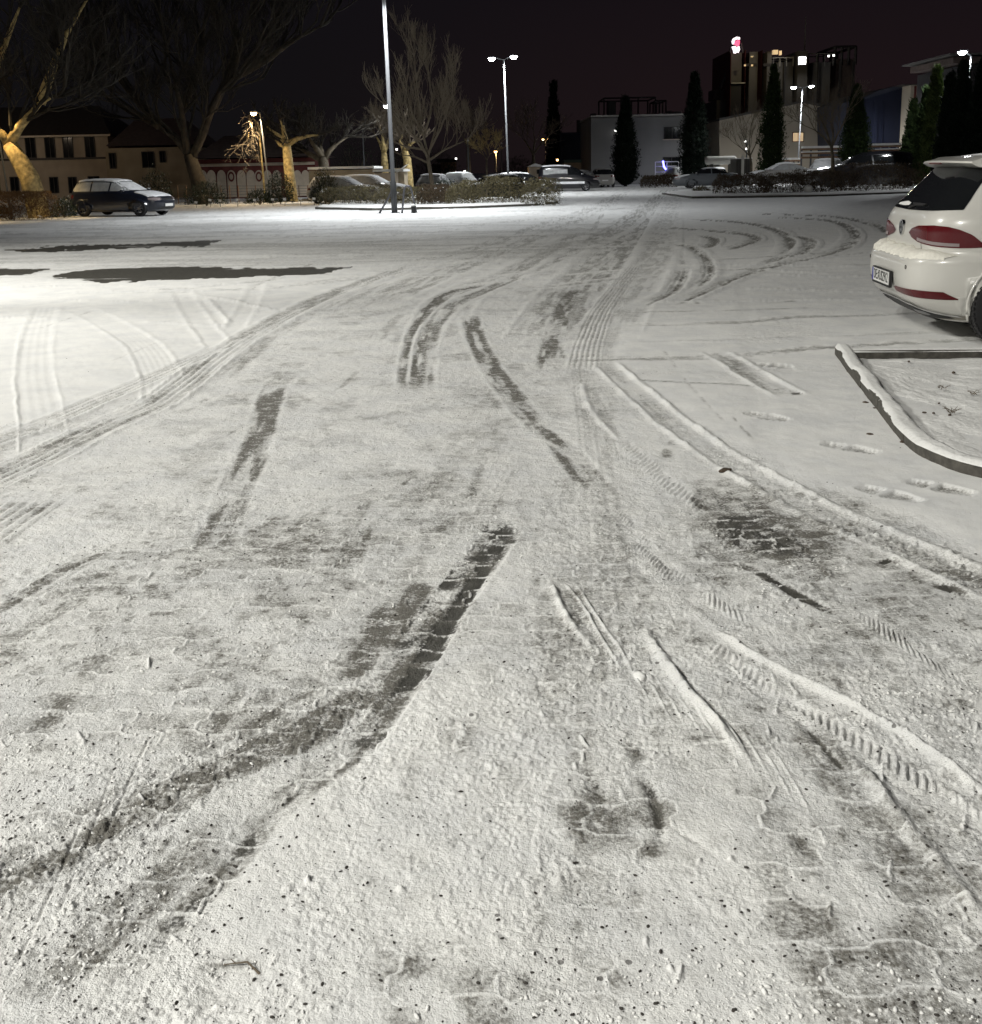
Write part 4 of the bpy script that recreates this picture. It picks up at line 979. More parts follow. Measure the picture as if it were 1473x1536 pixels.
# the bed's own snow between the kerbs, with clods, twigs and tufts
def strip_between(name, A, B_, nz=14, z=.012, amp=.03, m=None):
    mb = MB(); n = 90; ra = [A[int(i * (len(A) - 1) / n)] for i in range(n + 1)]; rb = [B_[int(i * (len(B_) - 1) / n)] for i in range(n + 1)]
    vs = []
    for a, b in zip(ra, rb):
        for j in range(nz + 1):
            p = a.lerp(b, j / nz); zz = z + amp * (fbm(np.array([p.x * 3.]), np.array([p.y * 3.]), 8, 4)[0] - .5) + .012 * (vn(np.array([p.x * 25.]), np.array([p.y * 25.]), 9)[0] - .5)
            vs.append((p.x, p.y, zz))
    k = nz + 1; mb.add(vs, [(i * k + j, (i + 1) * k + j, (i + 1) * k + j + 1, i * k + j + 1) for i in range(n) for j in range(nz)])
    return mb.build(name, m or M['snow'], smooth=True)
inner = [p + Vector((.05, .05, 0)) for p in kl]
bed = strip_between('ground', inner, [Vector((p.x, p.y - .0, 0)) for p in kb], nz=110, z=.022, amp=.05); tag(bed, kind='structure')
# stray plants and stones in and beside the bed
def wtwig(c, n, L, seed, up=.6, rad=.0016):
    r_ = random.Random(seed); mb = MB()
    for i in range(n):
        a = r_.uniform(0, 6.28); e = r_.uniform(.15, up) ; l = L * r_.uniform(.5, 1)
        p0 = Vector((r_.uniform(-.02, .02), r_.uniform(-.02, .02), 0)); d = Vector((math.cos(a), math.sin(a), e * 2)).normalized()
        p1 = p0 + d * l * .5 + Vector((0, 0, l * .1)); p2 = p0 + d * l + Vector((r_.uniform(-.02, .02), r_.uniform(-.02, .02), -l * .1))
        mb.tube([p0, p1, p2], [rad * 1.3, rad, rad * .5], 4)
        if r_.random() < .7:
            q = p1.lerp(p2, .5); mb.tube([q, q + Vector((r_.uniform(-.4, .4), r_.uniform(-.4, .4), .3)) * l * .5], [rad * .8, rad * .4], 3)
    o = mb.build('dry_twig', M['twig']); o.location = c; return o
tw = [((1427, 628), 7, .10, 'thin dry weed sticking out of the snow in the kerbed bed', .5), ((1328, 610), 5, .10, 'sprig of dry weed growing at the outer edge of the long kerb', 1.1),
      ((1412, 590), 6, .08, 'flat dry twigs lying on the bed snow near the back kerb', .3), ((1462, 600), 5, .07, 'small dry twigs at the right edge of the kerbed bed', .3), ((402, 1460), 1, .07, 'single brown stalk lying on the snow at the lower left', .05)]
for i, (q, n, L, lb, up) in enumerate(tw):
    p = G(*q); o = wtwig((p.x, p.y, .035 if i < 4 and i != 1 else .008), n, L, 40 + i, up, .0022); tag(o, lb, 'twig', 'dry twigs in the snow')
def clod(c, s, m, name, lb, cat, group=None, seed=1):
    bm = bmesh.new(); bmesh.ops.create_icosphere(bm, subdivisions=3, radius=1.); r_ = random.Random(seed)
    for v in bm.verts:
        n = vn(np.array([v.co.x * 1.7 + seed * 3]), np.array([v.co.y * 1.7 + v.co.z]), seed)[0]; n2 = vn(np.array([v.co.x * 5 + v.co.z * 3]), np.array([v.co.y * 5]), seed)[0]
        f = .75 + .4 * n + .18 * n2; v.co = Vector((v.co.x * s[0] * f, v.co.y * s[1] * f, v.co.z * s[2] * f))
    me_ = bpy.data.meshes.new(name); bm.to_mesh(me_); bm.free(); me_.materials.append(m); me_.polygons.foreach_set('use_smooth', [True] * len(me_.polygons))
    o = bpy.data.objects.new(name, me_); COL.objects.link(o); o.location = c; o.rotation_euler = (0, 0, r_.uniform(0, 3)); tag(o, lb, cat, group); return o
M['soil'] = mat('frozen_soil', (.07, .05, .035), .9, var=.4, scale=60)
p = G(1088, 710); clod((p.x, p.y, .014), (.035, .018, .014), M['soil'], 'stone', 'dark flat stone at the edge of the right hand tyre track', 'stone')
p = G(960, 1020); c1_ = clod((p.x, p.y, .012), (.026, .016, .012), M['snow'], 'snow_lump', 'lump of snow where the thin ski-like ridges end', 'snow lump', seed=5)
for i, (x, y, a) in enumerate(((1424, 630, .009), (1400, 627, .008), (1386, 626, .007), (1363, 548, .009), (1408, 612, .007), (1430, 565, .011))):
    p = G(x, y); clod((p.x, p.y, .030), (a * 1.7, a, a * .7), M['soil'], 'soil_clod', 'small brown clod of soil on the snow of the kerbed bed', 'soil', 'soil clods in the kerbed bed', seed=60 + i)
for i, (x, y, a) in enumerate(((1298, 607, .014), (1312, 616, .012), (1347, 640, .012), (1355, 667, .016), (1305, 655, .014), (1272, 560, .01))):
    p = G(x, y); clod((p.x, p.y, .012), (a * 1.4, a, a * .7), M['soil'], 'soil_clod', 'small brown clod of soil along the outer foot of the kerb', 'soil', 'soil clods at the foot of the kerb', seed=70 + i)
p = G(1422, 1368)

# ------------------------------------------------------------------ plants
def leaves(pts, nrm, size, r_, mb, asp=.5):
    for p, d in zip(pts, nrm):
        a = Vector((r_.gauss(0, 1), r_.gauss(0, 1), r_.gauss(0, 1))).normalized(); u = (d + a * .7).normalized(); v = u.cross(a).normalized()
        s = size * r_.uniform(.6, 1.3); mb.add([p - v * s * asp * .5, p + u * s * .5 + v * s * asp * .2, p + u * s, p + v * s * asp * .6 + u * s * .3], [(0, 1, 2, 3)])
def cypress(px, Y, top, wid, label, m='leafd', n=3800, seed=1, group='columnar conifers beside the car park', lean=0., base=None):
    r_ = random.Random(seed); b = onG(px, Y); ht = at(px, top, Y).z; w = wid / ppm(Y) / 2
    t = thing('cypress', b, label, 'tree', group=group)
    tk = MB(); tk.tube([(0, 0, 0), (0, 0, ht * .5), (0, 0, ht * .93)], [w * .16, w * .10, .01], 7); tk.build('trunk', M['under'], t)
    mb = MB(); P, Nn = [], []
    n = int(n * 1.7)
    for i in range(n):
        h = r_.random() ** 1.15; a = r_.uniform(0, 6.283)
        pr_ = (min(1, h / .10) ** .5) * (1 - max(0, (h - .35) / .65) ** 1.5) + .02
        nz_ = .62 + .85 * float(NZ[int(h * 60) % 64, int(a / 6.283 * 24) % 24, seed % 8])
        rr = w * pr_ * nz_ * (1 - .55 * r_.random() ** 2.5)
        P.append(Vector((rr * math.cos(a) + lean * h, rr * math.sin(a), .12 + h * (ht - .15)))); Nn.append(Vector((math.cos(a) * .5, math.sin(a) * .5, 1.)))
    leaves(P, Nn, max(.18, 3.6 / ppm(Y)), r_, mb, .55)
    k_ = r_.sample(range(len(P)), len(P) // 3); leaves([Vector((P[i].x * .6, P[i].y * .6, P[i].z * .97)) for i in k_], [Nn[i] for i in k_], max(.4, 9. / ppm(Y)), r_, mb, .8)
    mb.build('crown', M[m], t); return t
NZ = np.random.RandomState(5).rand(64, 24, 8)
NZ = (NZ + np.roll(NZ, 1, 0) + np.roll(NZ, 1, 1) + np.roll(NZ, 2, 0)) / 4

def branch(mb, p, d, L, rad, lev, r_, spread=.5, up=.15, kids=(3, 4), shrink=.68, stop=.006, droop=0.):
    n = 3 if lev > 0 else 2; pts = [p]; q = p.copy(); dd = d.copy()
    for i in range(n):
        dd = (dd + Vector((r_.gauss(0, .16), r_.gauss(0, .16), r_.gauss(0, .12) + up * .3 - droop))).normalized(); q = q + dd * (L / n); pts.append(q.copy())
    rr = [max(rad * (1 - .45 * i / n), stop * .6) for i in range(n + 1)]
    mb.tube(pts, rr, 6 if rad > .06 else (4 if rad > .02 else 3), cap=False)
    if lev <= 0: return
    nk = r_.randint(*kids)
    for i in range(nk):
        f = 1. if i == 0 else r_.uniform(.35, 1.); ix = min(int(f * n), n - 1); b = pts[ix].lerp(pts[ix + 1], f * n - ix)
        s = spread * (.45 if i == 0 else 1.); nd = (dd + Vector((r_.gauss(0, s), r_.gauss(0, s), r_.gauss(0, s * .7) + up))).normalized()
        branch(mb, b, nd, L * shrink * r_.uniform(.75, 1.2), rad * (.72 if i == 0 else .55), lev - 1, r_, spread, up, kids, shrink, stop, droop)

def tree_traced(px, Y, base_py, trunk, limbs, label, m='bark', seed=1, lev=4, group=None, name='bare_tree', rad=.28, twig=None, spread=.5, up=.15, kids=(3, 4), L0=1.6, stop=.008, droop=0., cat='tree', snow=False):
    """trunk and main limbs follow the photograph, the rest grows from their ends"""
    r_ = random.Random(seed); b = onG(px, Y); t = thing(name, b, label, cat, group=group)
    tm = MB(); pts = [at(x, y, Y) for x, y in trunk]; pts[0].z = min(pts[0].z, 0.)
    n = len(pts); tm.tube(pts, [rad * (1 - .35 * i / max(1, n - 1)) for i in range(n)], 12)
    cm = MB(); ends = []
    for lm in limbs:
        dY = r_.uniform(-1, 1) * 1.2; lp = [at(x, y, Y + dY * i / (len(lm) - 1)) for i, (x, y) in enumerate(lm)]
        r0 = rad * .52; tm.tube(lp, [r0 * (1 - .8 * i / (len(lp) - 1)) for i in range(len(lp))], 8)
        for i in range(1, len(lp)):
            k = 3 if i == len(lp) - 1 else 2
            for q in range(k):
                d = (lp[i] - lp[i - 1]).normalized()
                nd = (d + Vector((r_.gauss(0, spread), r_.gauss(0, spread), r_.gauss(0, spread * .6) + up))).normalized()
                branch(cm, lp[i - 1].lerp(lp[i], r_.uniform(.5, 1)) if k == 2 else lp[i], nd, L0 * r_.uniform(.7, 1.2), r0 * .35, lev, r_, spread, up, kids, .7, stop, droop)
    to = tm.build('trunk', M[m], t, smooth=True, world=True); cm.build('crown', M[twig or 'twig'], t, world=True)
    return t

def hedge(pxa, pya, pxb, pyb, top, Yd, depth, label, m='hedge', n=5200, seed=1, name='hedge', cat='hedge', group=None, lumpy=.35, Y=None, snow=120, size=None):
    """a clipped or shaggy mass of small leaves over stems; front foot from (pxa,pya) to (pxb,pyb), top line at picture height top"""
    r_ = random.Random(seed)
    a = G(pxa, pya) if Y is None else onG(pxa, Y); b = G(pxb, pyb) if Y is None else onG(pxb, Y)
    mid = (a + b) / 2; d = b - a; L = d.length; nn = Vector((-d.y, d.x, 0)).normalized(); 
    if nn.y < 0: nn = -nn
    ht = at((pxa + pxb) / 2, top, mid.y).z
    t = thing(name, mid, label, cat, group=group); mb = MB(); P, Nn = [], []
    for i in range(n):
        u = r_.random(); v = r_.random(); h = r_.random() ** .8
        nz_ = float(NZ[int(u * L * 3) % 64, int(v * 5) % 24, seed % 8]); top_ = ht * (1 - lumpy + 2 * lumpy * nz_)
        edge_ = min(1, min(u, 1 - u) * L / (.35 * ht) + .25) ** .5; top_ *= edge_
        if r_.random() < .65:
            if r_.random() < .5: v = r_.random() ** 2 * .25
            else: h = 1 - r_.random() ** 2 * .2
        bulge = .12 * ht * math.sin(min(1, h) * 3.14)
        p = a + d * u + nn * (v * depth - bulge * (1 - v)) + Vector((0, 0, h * top_)) - mid
        P.append(p); Nn.append(Vector((r_.gauss(0, .5), -.5 * (1 - v), .8)))
    sz = size or max(.09, 3.6 / ppm(mid.y)); leaves(P, Nn, sz, r_, mb, .6); tag(mb.build('leaves', M[m], t), kind='stuff')
    st = MB()
    for i in range(int(L * 9)):
        u = r_.random(); p = a + d * u + nn * r_.uniform(.1, depth * .9) - mid; tp = ht * r_.uniform(.6, 1.02)
        st.tube([p, p + Vector((r_.gauss(0, .1), r_.gauss(0, .1), tp * .5)), p + Vector((r_.gauss(0, .2), r_.gauss(0, .2), tp))], [.012, .009, .004], 3, cap=False)
    tag(st.build('stems', M['twig'], t), kind='stuff')
    if snow:
        sm = MB(); SP_, SN = [], []
        for i in range(snow):
            u = r_.random(); q = r_.random()
            if q < .6: p = a + d * u + nn * (r_.uniform(-.12, .1) * depth) + Vector((0, 0, r_.uniform(.0, .25) * ht))
            else: p = a + d * u + nn * (r_.random() * depth) + Vector((0, 0, ht * r_.uniform(.8, 1.)))
            SP_.append(p - mid); SN.append(Vector((r_.gauss(0, 1), r_.gauss(0, 1), .3)))
        leaves(SP_, SN, sz * 1.1, r_, sm, .9); tag(sm.build('snow', M['snow'], t), kind='stuff')
    return t
def bush(px, Y, w_px, top, label, m='bush', n=1500, seed=1, name='bush', spiky=False, snow=60, group=None, cat='bush'):
    r_ = random.Random(seed); b = onG(px, Y); ht = at(px, top, Y).z; w = w_px / ppm(Y) / 2; t = thing(name, b, label, cat, group=group)
    mb = MB(); P, Nn = [], []
    for i in range(n):
        a = r_.uniform(0, 6.283); ph = math.acos(r_.random()); rr = (1 - .5 * r_.random() ** 2) * (.7 + .6 * float(NZ[int(a * 6) % 64, int(ph * 8) % 24, seed % 8]))
        p = Vector((w * rr * math.sin(ph) * math.cos(a), w * .8 * rr * math.sin(ph) * math.sin(a), ht * (.06 + .9 * rr * math.cos(ph)))); P.append(p)
        Nn.append(Vector((p.x / w, p.y / w, p.z / ht + (.6 if spiky else .2))))
    leaves(P, Nn, max(.10, (4.6 if spiky else 3.4) / ppm(Y)), r_, mb, .3 if spiky else .6); tag(mb.build('leaves', M[m], t), kind='stuff')
    st = MB()
    for i in range(14):
        a = r_.uniform(0, 6.283); st.tube([(0, 0, 0), (w * .3 * math.cos(a), w * .3 * math.sin(a), ht * .4), (w * .6 * math.cos(a), w * .6 * math.sin(a), ht * .75)], [.02, .015, .006], 4)
    tag(st.build('stems', M['twig'], t), kind='stuff')
    if snow:
        sm = MB(); k = random.Random(seed + 1).sample(range(len(P)), min(snow, len(P))); k = [i for i in k if P[i].z > ht * .35]
        leaves([P[i] * 1.03 for i in k], [Nn[i] for i in k], max(.09, 1.8 / ppm(Y)), r_, sm, .8); tag(sm.build('snow', M['snow'], t), kind='stuff')
    return t

# beds of the two islands: a low kerb, snow inside
def island(name, pts, h=.10):
    L = [Vector((p.x, p.y, 0)) for p in pts]; L = dense(L + [L[0]], .8)[:-1]; n = len(L); c = sum(L, Vector()) / n
    mb = MB(); sweep(mb, L, [(-.10, -.02), (-.10, h), (.0, h), (.0, -.02)], closed=True); o = mb.build('kerb', M['concrete']); tag(o, kind='structure')
    mb = MB(); rings = [(.0, h * .8), (.04, h + .03), (.12, h + .07), (.4, h + .05), (1, h + .05)]
    vs = []
    for i, (f, z) in enumerate(rings[:-1]):
        for j, p in enumerate(L):
            q = p.lerp(c, f * .35); vs.append((q.x, q.y, z + .09 * (vn(np.array([p.x * 1.8]), np.array([p.y * 1.8 + i]), 3)[0] - .35)))
    vs.append((c.x, c.y, h + .05)); k = len(rings) - 1
    fs = [(i * n + j, i * n + (j + 1) % n, (i + 1) * n + (j + 1) % n, (i + 1) * n + j) for i in range(k - 1) for j in range(n)] + [((k - 1) * n + j, (k - 1) * n + (j + 1) % n, len(vs) - 1) for j in range(n)]
    mb.add(vs, fs); o = mb.build('ground', M['snow'], smooth=True); tag(o, kind='structure')
def isl_pts(front, depth): return [G(*p) for p in front] + [G(*p) + Vector((0, depth, 0)) for p in front[::-1]]
island('a', isl_pts([(476, 314), (560, 316), (700, 313), (800, 309), (834, 305)], 7.))
island('b', isl_pts([(1040, 298), (1120, 297), (1240, 295), (1370, 290), (1560, 284)], 9.))

# left hedges and bushes
hedge(-60, 333, 74, 330, 290, 0, 1.6, 'clipped brown beech hedge at the left edge under the golden lit trunk', 'hedger', 9000, 3, lumpy=.08, snow=30)
bush(92, 43.5, 36, 297, 'dark leafy bush between the brown hedge and the snowy estate car', 'bush', 1400, 4)
hedge(1, 331, 12, 331, 310, 0, .5, 'low strip of tan weeds at the foot of the brown hedge', 'hedger', 500, 5, name='weeds', cat='weeds', snow=10)
bush(233, 56, 52, 254, 'rounded dark evergreen bush rising behind the bonnet of the snowy estate car', 'bush', 2200, 6, snow=130, group='bushes by the arched wall')
bush(308, 57, 62, 272, 'low spiky juniper at the foot of the big forked dark tree', 'bush', 2400, 7, spiky=True, group='bushes by the arched wall')
bush(388, 57, 44, 285, 'low wide dark juniper left of the round bush', 'bush', 1500, 8, spiky=True, group='bushes by the arched wall')
bush(419, 57.5, 42, 258, 'round dense evergreen bush in front of the golden lit plane trunk', 'bush', 2600, 9, snow=80, group='bushes by the arched wall')
bush(487, 56, 44, 252, 'spiky young fir beside the pale garage wall', 'bush', 2200, 10, spiky=True, snow=80, group='bushes by the arched wall')
# left island: shaggy bushes, one after the other
isl = [(520, 478, 566, 283, 'hedge', 'long olive bush at the left end of the hoop post island'), (600, 560, 640, 285, 'hedge', 'brown bush directly behind the tall lamp post'), (650, 626, 672, 280, 'hedged', 'dark bush right of the hoop guards'),
       (690, 668, 712, 276, 'hedge', 'loose olive bush under the tall bare tree'), (745, 712, 775, 268, 'hedge', 'biggest rounded bush of the island, below the twin lamp post'), (805, 780, 832, 272, 'hedge', 'small rounded bush at the right tip of the island')]
for i, (c_, x0, x1, tp, m_, lb) in enumerate(isl):
    yy = 311 - .5 * (i > 3) * (i - 2)
    hedge(x0, yy, x1, yy - .6, tp, 0, 2.2 if i else 2.6, lb, m_, 3400, 20 + i, name='island_bush', cat='bush', group='bushes on the left island', lumpy=.30, snow=50)
bush(664, 50, 46, 268, 'dark low thicket behind the hoop guards', 'bush', 1500, 28)
# right island
isr = [(1068, 295, 1150, 294, 265, 'hedged', 'long low brown hedge at the left end of the right island'), (1150, 294, 1225, 292.5, 264, 'hedged', 'dark hedge in front of the snow covered saloon'),
       (1228, 293, 1300, 291, 258, 'hedged', 'dark hedge in front of the black off-roader'), (1300, 291, 1390, 288, 247, 'hedged', 'tall dark hedge just left of the cream hatchback')]
for i, (x0, y0, x1, y1, tp, m_, lb) in enumerate(isr):
    hedge(x0, y0, x1, y1, tp, 0, 3., lb, m_, 4600, 30 + i, name='hedge', cat='hedge', group='hedges on the right island', lumpy=.30, snow=6)
bush(1052, 62, 28, 280, 'small sprawling dry bush at the left tip of the right island', 'hedge', 700, 36)
p = G(1195, 293); clod((p.x, p.y + .4, .35), (.45, .3, .20), M['snow'], 'snow_heap', 'white snow heap against the right island hedge', 'snow heap', seed=9)
p = G(1216, 293); clod((p.x, p.y + .4, .32), (.22, .2, .18), M['snow'], 'snow_heap', 'smaller white snow heap beside the slim bare tree trunk', 'snow heap', seed=12)

# conifers
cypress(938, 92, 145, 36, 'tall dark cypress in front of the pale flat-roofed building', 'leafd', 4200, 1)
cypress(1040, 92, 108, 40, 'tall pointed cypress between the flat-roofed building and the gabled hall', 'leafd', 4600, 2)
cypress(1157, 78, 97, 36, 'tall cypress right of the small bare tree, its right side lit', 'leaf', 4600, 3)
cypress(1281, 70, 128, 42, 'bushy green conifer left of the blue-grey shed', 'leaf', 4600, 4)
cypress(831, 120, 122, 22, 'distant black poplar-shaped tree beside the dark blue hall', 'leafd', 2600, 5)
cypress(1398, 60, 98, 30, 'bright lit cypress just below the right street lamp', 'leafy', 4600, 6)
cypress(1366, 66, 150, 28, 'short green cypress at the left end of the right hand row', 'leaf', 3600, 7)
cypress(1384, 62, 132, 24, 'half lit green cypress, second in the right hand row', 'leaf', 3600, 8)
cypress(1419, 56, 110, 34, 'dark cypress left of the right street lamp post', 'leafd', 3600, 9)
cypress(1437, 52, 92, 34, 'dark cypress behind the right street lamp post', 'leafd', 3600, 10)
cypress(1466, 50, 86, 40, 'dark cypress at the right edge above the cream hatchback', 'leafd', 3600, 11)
cypress(1500, 46, 70, 44, 'black cypress cut by the right edge of the photo', 'leafd', 3000, 12)

# bare trees
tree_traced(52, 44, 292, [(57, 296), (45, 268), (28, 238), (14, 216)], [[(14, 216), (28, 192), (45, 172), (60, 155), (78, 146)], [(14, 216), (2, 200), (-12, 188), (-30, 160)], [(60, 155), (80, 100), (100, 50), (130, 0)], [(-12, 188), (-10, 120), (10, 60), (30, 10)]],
            'leaning forked plane tree lit golden yellow at the left edge', 'lit_plane_bark', 3, 4, rad=.44, L0=1.9, spread=.6, stop=.008, up=.22, twig='twigd', group='old plane trees along the street', kids=(3, 4))
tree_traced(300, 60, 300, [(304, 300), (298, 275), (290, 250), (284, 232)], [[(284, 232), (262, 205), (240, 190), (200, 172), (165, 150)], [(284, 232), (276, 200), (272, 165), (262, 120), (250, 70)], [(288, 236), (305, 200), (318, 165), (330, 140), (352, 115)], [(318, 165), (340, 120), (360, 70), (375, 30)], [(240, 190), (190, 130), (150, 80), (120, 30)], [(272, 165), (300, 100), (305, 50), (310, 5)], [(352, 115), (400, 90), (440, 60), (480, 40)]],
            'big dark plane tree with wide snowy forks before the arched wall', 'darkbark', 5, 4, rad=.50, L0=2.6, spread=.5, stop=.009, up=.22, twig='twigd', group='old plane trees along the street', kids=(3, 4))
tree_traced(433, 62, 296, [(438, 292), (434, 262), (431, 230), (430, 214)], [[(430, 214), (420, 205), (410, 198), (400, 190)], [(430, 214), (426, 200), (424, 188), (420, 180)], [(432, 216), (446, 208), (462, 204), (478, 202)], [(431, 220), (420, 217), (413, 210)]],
            'golden lit plane trunk with cut-back limbs right of the small street lamp', 'lit_plane_bark', 7, 3, rad=.34, L0=.7, twig='twigd', spread=.7, stop=.012, group='old plane trees along the street', kids=(2, 3))
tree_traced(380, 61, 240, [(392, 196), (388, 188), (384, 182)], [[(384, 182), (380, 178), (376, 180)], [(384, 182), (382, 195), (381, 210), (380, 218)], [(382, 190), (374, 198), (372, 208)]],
            'bunch of hanging twigs glowing under the small street lamp', 'lit_plane_bark', 8, 3, rad=.06, L0=.7, spread=.8, stop=.02, up=-.15, name='hanging_branch', kids=(2, 3), cat='branch', twig='twigl')
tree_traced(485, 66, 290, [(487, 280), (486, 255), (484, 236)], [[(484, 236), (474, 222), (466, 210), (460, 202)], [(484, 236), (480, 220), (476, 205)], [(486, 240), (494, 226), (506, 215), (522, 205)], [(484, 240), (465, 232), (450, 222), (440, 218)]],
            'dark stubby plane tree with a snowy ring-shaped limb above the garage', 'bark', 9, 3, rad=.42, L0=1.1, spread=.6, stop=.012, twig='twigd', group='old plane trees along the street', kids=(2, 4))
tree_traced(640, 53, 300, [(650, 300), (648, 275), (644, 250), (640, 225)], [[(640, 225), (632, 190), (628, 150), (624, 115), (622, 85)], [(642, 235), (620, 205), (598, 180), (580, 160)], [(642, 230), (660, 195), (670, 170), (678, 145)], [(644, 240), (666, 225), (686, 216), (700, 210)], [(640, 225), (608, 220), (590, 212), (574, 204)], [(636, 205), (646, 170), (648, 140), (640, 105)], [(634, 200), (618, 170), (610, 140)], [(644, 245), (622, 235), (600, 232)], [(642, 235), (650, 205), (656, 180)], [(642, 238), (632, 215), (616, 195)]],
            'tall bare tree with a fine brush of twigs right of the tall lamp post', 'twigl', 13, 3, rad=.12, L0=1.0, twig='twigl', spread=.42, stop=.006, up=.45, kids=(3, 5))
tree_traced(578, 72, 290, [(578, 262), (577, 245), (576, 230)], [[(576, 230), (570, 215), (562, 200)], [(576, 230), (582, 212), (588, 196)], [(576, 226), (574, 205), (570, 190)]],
            'orange lit pollarded tree left of the tall lamp post', 'lit_plane_bark', 15, 3, rad=.28, L0=.8, stop=.012, group='old plane trees along the street')
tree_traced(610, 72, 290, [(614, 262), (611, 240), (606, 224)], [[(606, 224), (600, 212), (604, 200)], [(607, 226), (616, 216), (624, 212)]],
            'orange lit pollarded trunk right of the tall lamp post', 'lit_plane_bark', 16, 2, rad=.32, L0=.8, stop=.012, group='old plane trees along the street')
tree_traced(712, 90, 280, [(704, 270), (703, 245), (702, 220)], [[(702, 220), (695, 205), (690, 195)], [(702, 222), (712, 205), (722, 195)], [(702, 225), (706, 200), (704, 185)]],
            'far bare tree with dull orange twigs left of the twin lamp post', 'bark', 17, 3, rad=.2, L0=1.1, stop=.014)
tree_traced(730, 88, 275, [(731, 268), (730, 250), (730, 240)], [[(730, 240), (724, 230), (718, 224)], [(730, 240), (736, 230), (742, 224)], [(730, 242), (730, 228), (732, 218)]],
            'small round tree glowing orange beside the far street lamp', 'bark', 18, 3, rad=.08, L0=.7, stop=.016, kids=(3, 5), twig='lit_plane_bark')
tree_traced(800, 100, 280, [(800, 272), (801, 250), (800, 232)], [[(800, 232), (790, 215), (782, 205)], [(800, 232), (812, 215), (822, 205)], [(800, 230), (802, 210), (800, 195)]],
            'far dim bare tree between the twin lamp post and the van', 'bark', 19, 3, rad=.2, L0=1.3, stop=.016)
tree_traced(1124, 82, 280, [(1127, 262), (1127, 246), (1125, 234)], [[(1125, 234), (1112, 222), (1098, 212)], [(1125, 234), (1118, 214), (1112, 196)], [(1125, 234), (1134, 216), (1140, 198)], [(1125, 236), (1124, 215), (1126, 190)]],
            'small round bare tree in front of the gabled hall', 'bark', 20, 3, rad=.11, L0=1.0, spread=.4, stop=.009, up=.2, kids=(3, 4))
tree_traced(1249, 60, 292, [(1249, 292), (1249, 260), (1249, 236), (1247, 220)], [[(1247, 220), (1235, 205), (1222, 195), (1206, 188)], [(1247, 220), (1240, 198), (1232, 180), (1226, 168)], [(1248, 220), (1256, 202), (1264, 188), (1270, 170)], [(1248, 222), (1250, 200), (1248, 180)]],
            'slim bare tree with a fanned crown in the right hedge', 'bark', 21, 3, rad=.12, L0=.9, spread=.4, stop=.007, up=.2, kids=(3, 4))
# ------------------------------------------------------------------ buildings
def mats(n, *a, **k): M[n] = mat(n, *a, **k)
mats('render_beige', (.42, .35, .27), .9, var=.12, scale=1.2); mats('render_tan', (.36, .30, .21), .9, var=.15, scale=1.)
mats('brick_red', (.14, .035, .03), .85, var=.15, scale=3); mats('stripe_cream', (.62, .53, .42), .85, var=.08)
mats('roof_dark', (.045, .038, .034), .9, var=.25, scale=6); mats('roof_brown', (.12, .09, .08), .9, var=.2, scale=4)
mats('frame_dark', (.035, .03, .028), .6); mats('wall_grey', (.20, .20, .195), .8, var=.06, scale=.8); mats('wall_warm', (.48, .42, .33), .85, var=.08, scale=.6)
mats('panel_grey', (.11, .105, .10), .7, var=.1, scale=.5); mats('panel_dark', (.03, .028, .03), .7); mats('panel_red', (.07, .010, .008), .7)
mats('blue_shed', (.045, .05, .075), .7, var=.12, scale=.5); mats('blue_dark', (.008, .012, .035), .7); mats('brick_warm', (.30, .20, .12), .85, var=.1)
mats('pale_metal', (.50, .49, .45), .5, var=.08, scale=2); mats('timber', (.20, .12, .07), .8, var=.3, scale=8)
def bwall(t, x0, x1, y0, y1, Y, m, name='wall', dep=6., base=True):
    """a block whose front stands at distance Y and shows between the picture positions given"""
    a, b = at(x0, y1, Y), at(x1, y0, Y); z0 = 0. if base else a.z; mb = MB(); mb.box(((a.x + b.x) / 2, Y + dep / 2, (z0 + b.z) / 2), (b.x - a.x, dep, b.z - z0))
    return mb.build(name, M[m], t, world=True)
def window(t, x0, x1, y0, y1, Y, sill=True, m='glass'):
    a, b = at(x0, y1, Y), at(x1, y0, Y); cx, cz, w_, h_ = (a.x + b.x) / 2, (a.z + b.z) / 2, b.x - a.x, b.z - a.z; e = .06
    mb = MB()
    mb.box((cx, Y - .03, b.z - e / 2), (w_, .10, e)); mb.box((cx, Y - .03, a.z + e / 2), (w_, .10, e))
    mb.box((a.x + e / 2, Y - .03, cz), (e, .10, h_ - 2 * e)); mb.box((b.x - e / 2, Y - .03, cz), (e, .10, h_ - 2 * e)); mb.box((cx, Y - .02, cz), (e * .7, .06, h_ - 2 * e))
    f = mb.build('window', M['frame_dark'], t, world=True)
    l = t.location
    def sub(nm, c, d, mm): s_ = MB(); s_.box((c[0] - l.x, c[1] - l.y, c[2] - l.z), d); return s_.build(nm, M[mm], f)
    sub('pane', (cx, Y - .004, cz), (w_ - 2 * e, .02, h_ - 2 * e), m)
    if sill: sub('sill', (cx, Y - .09, a.z - .04), (w_ + .2, .18, .06), 'stripe_cream')
    return f
def bl(name, px, Y, label, cat='building'): return thing(name, onG(px, Y), label, cat)
def tx(px, Y): return at(px, 260, Y).x

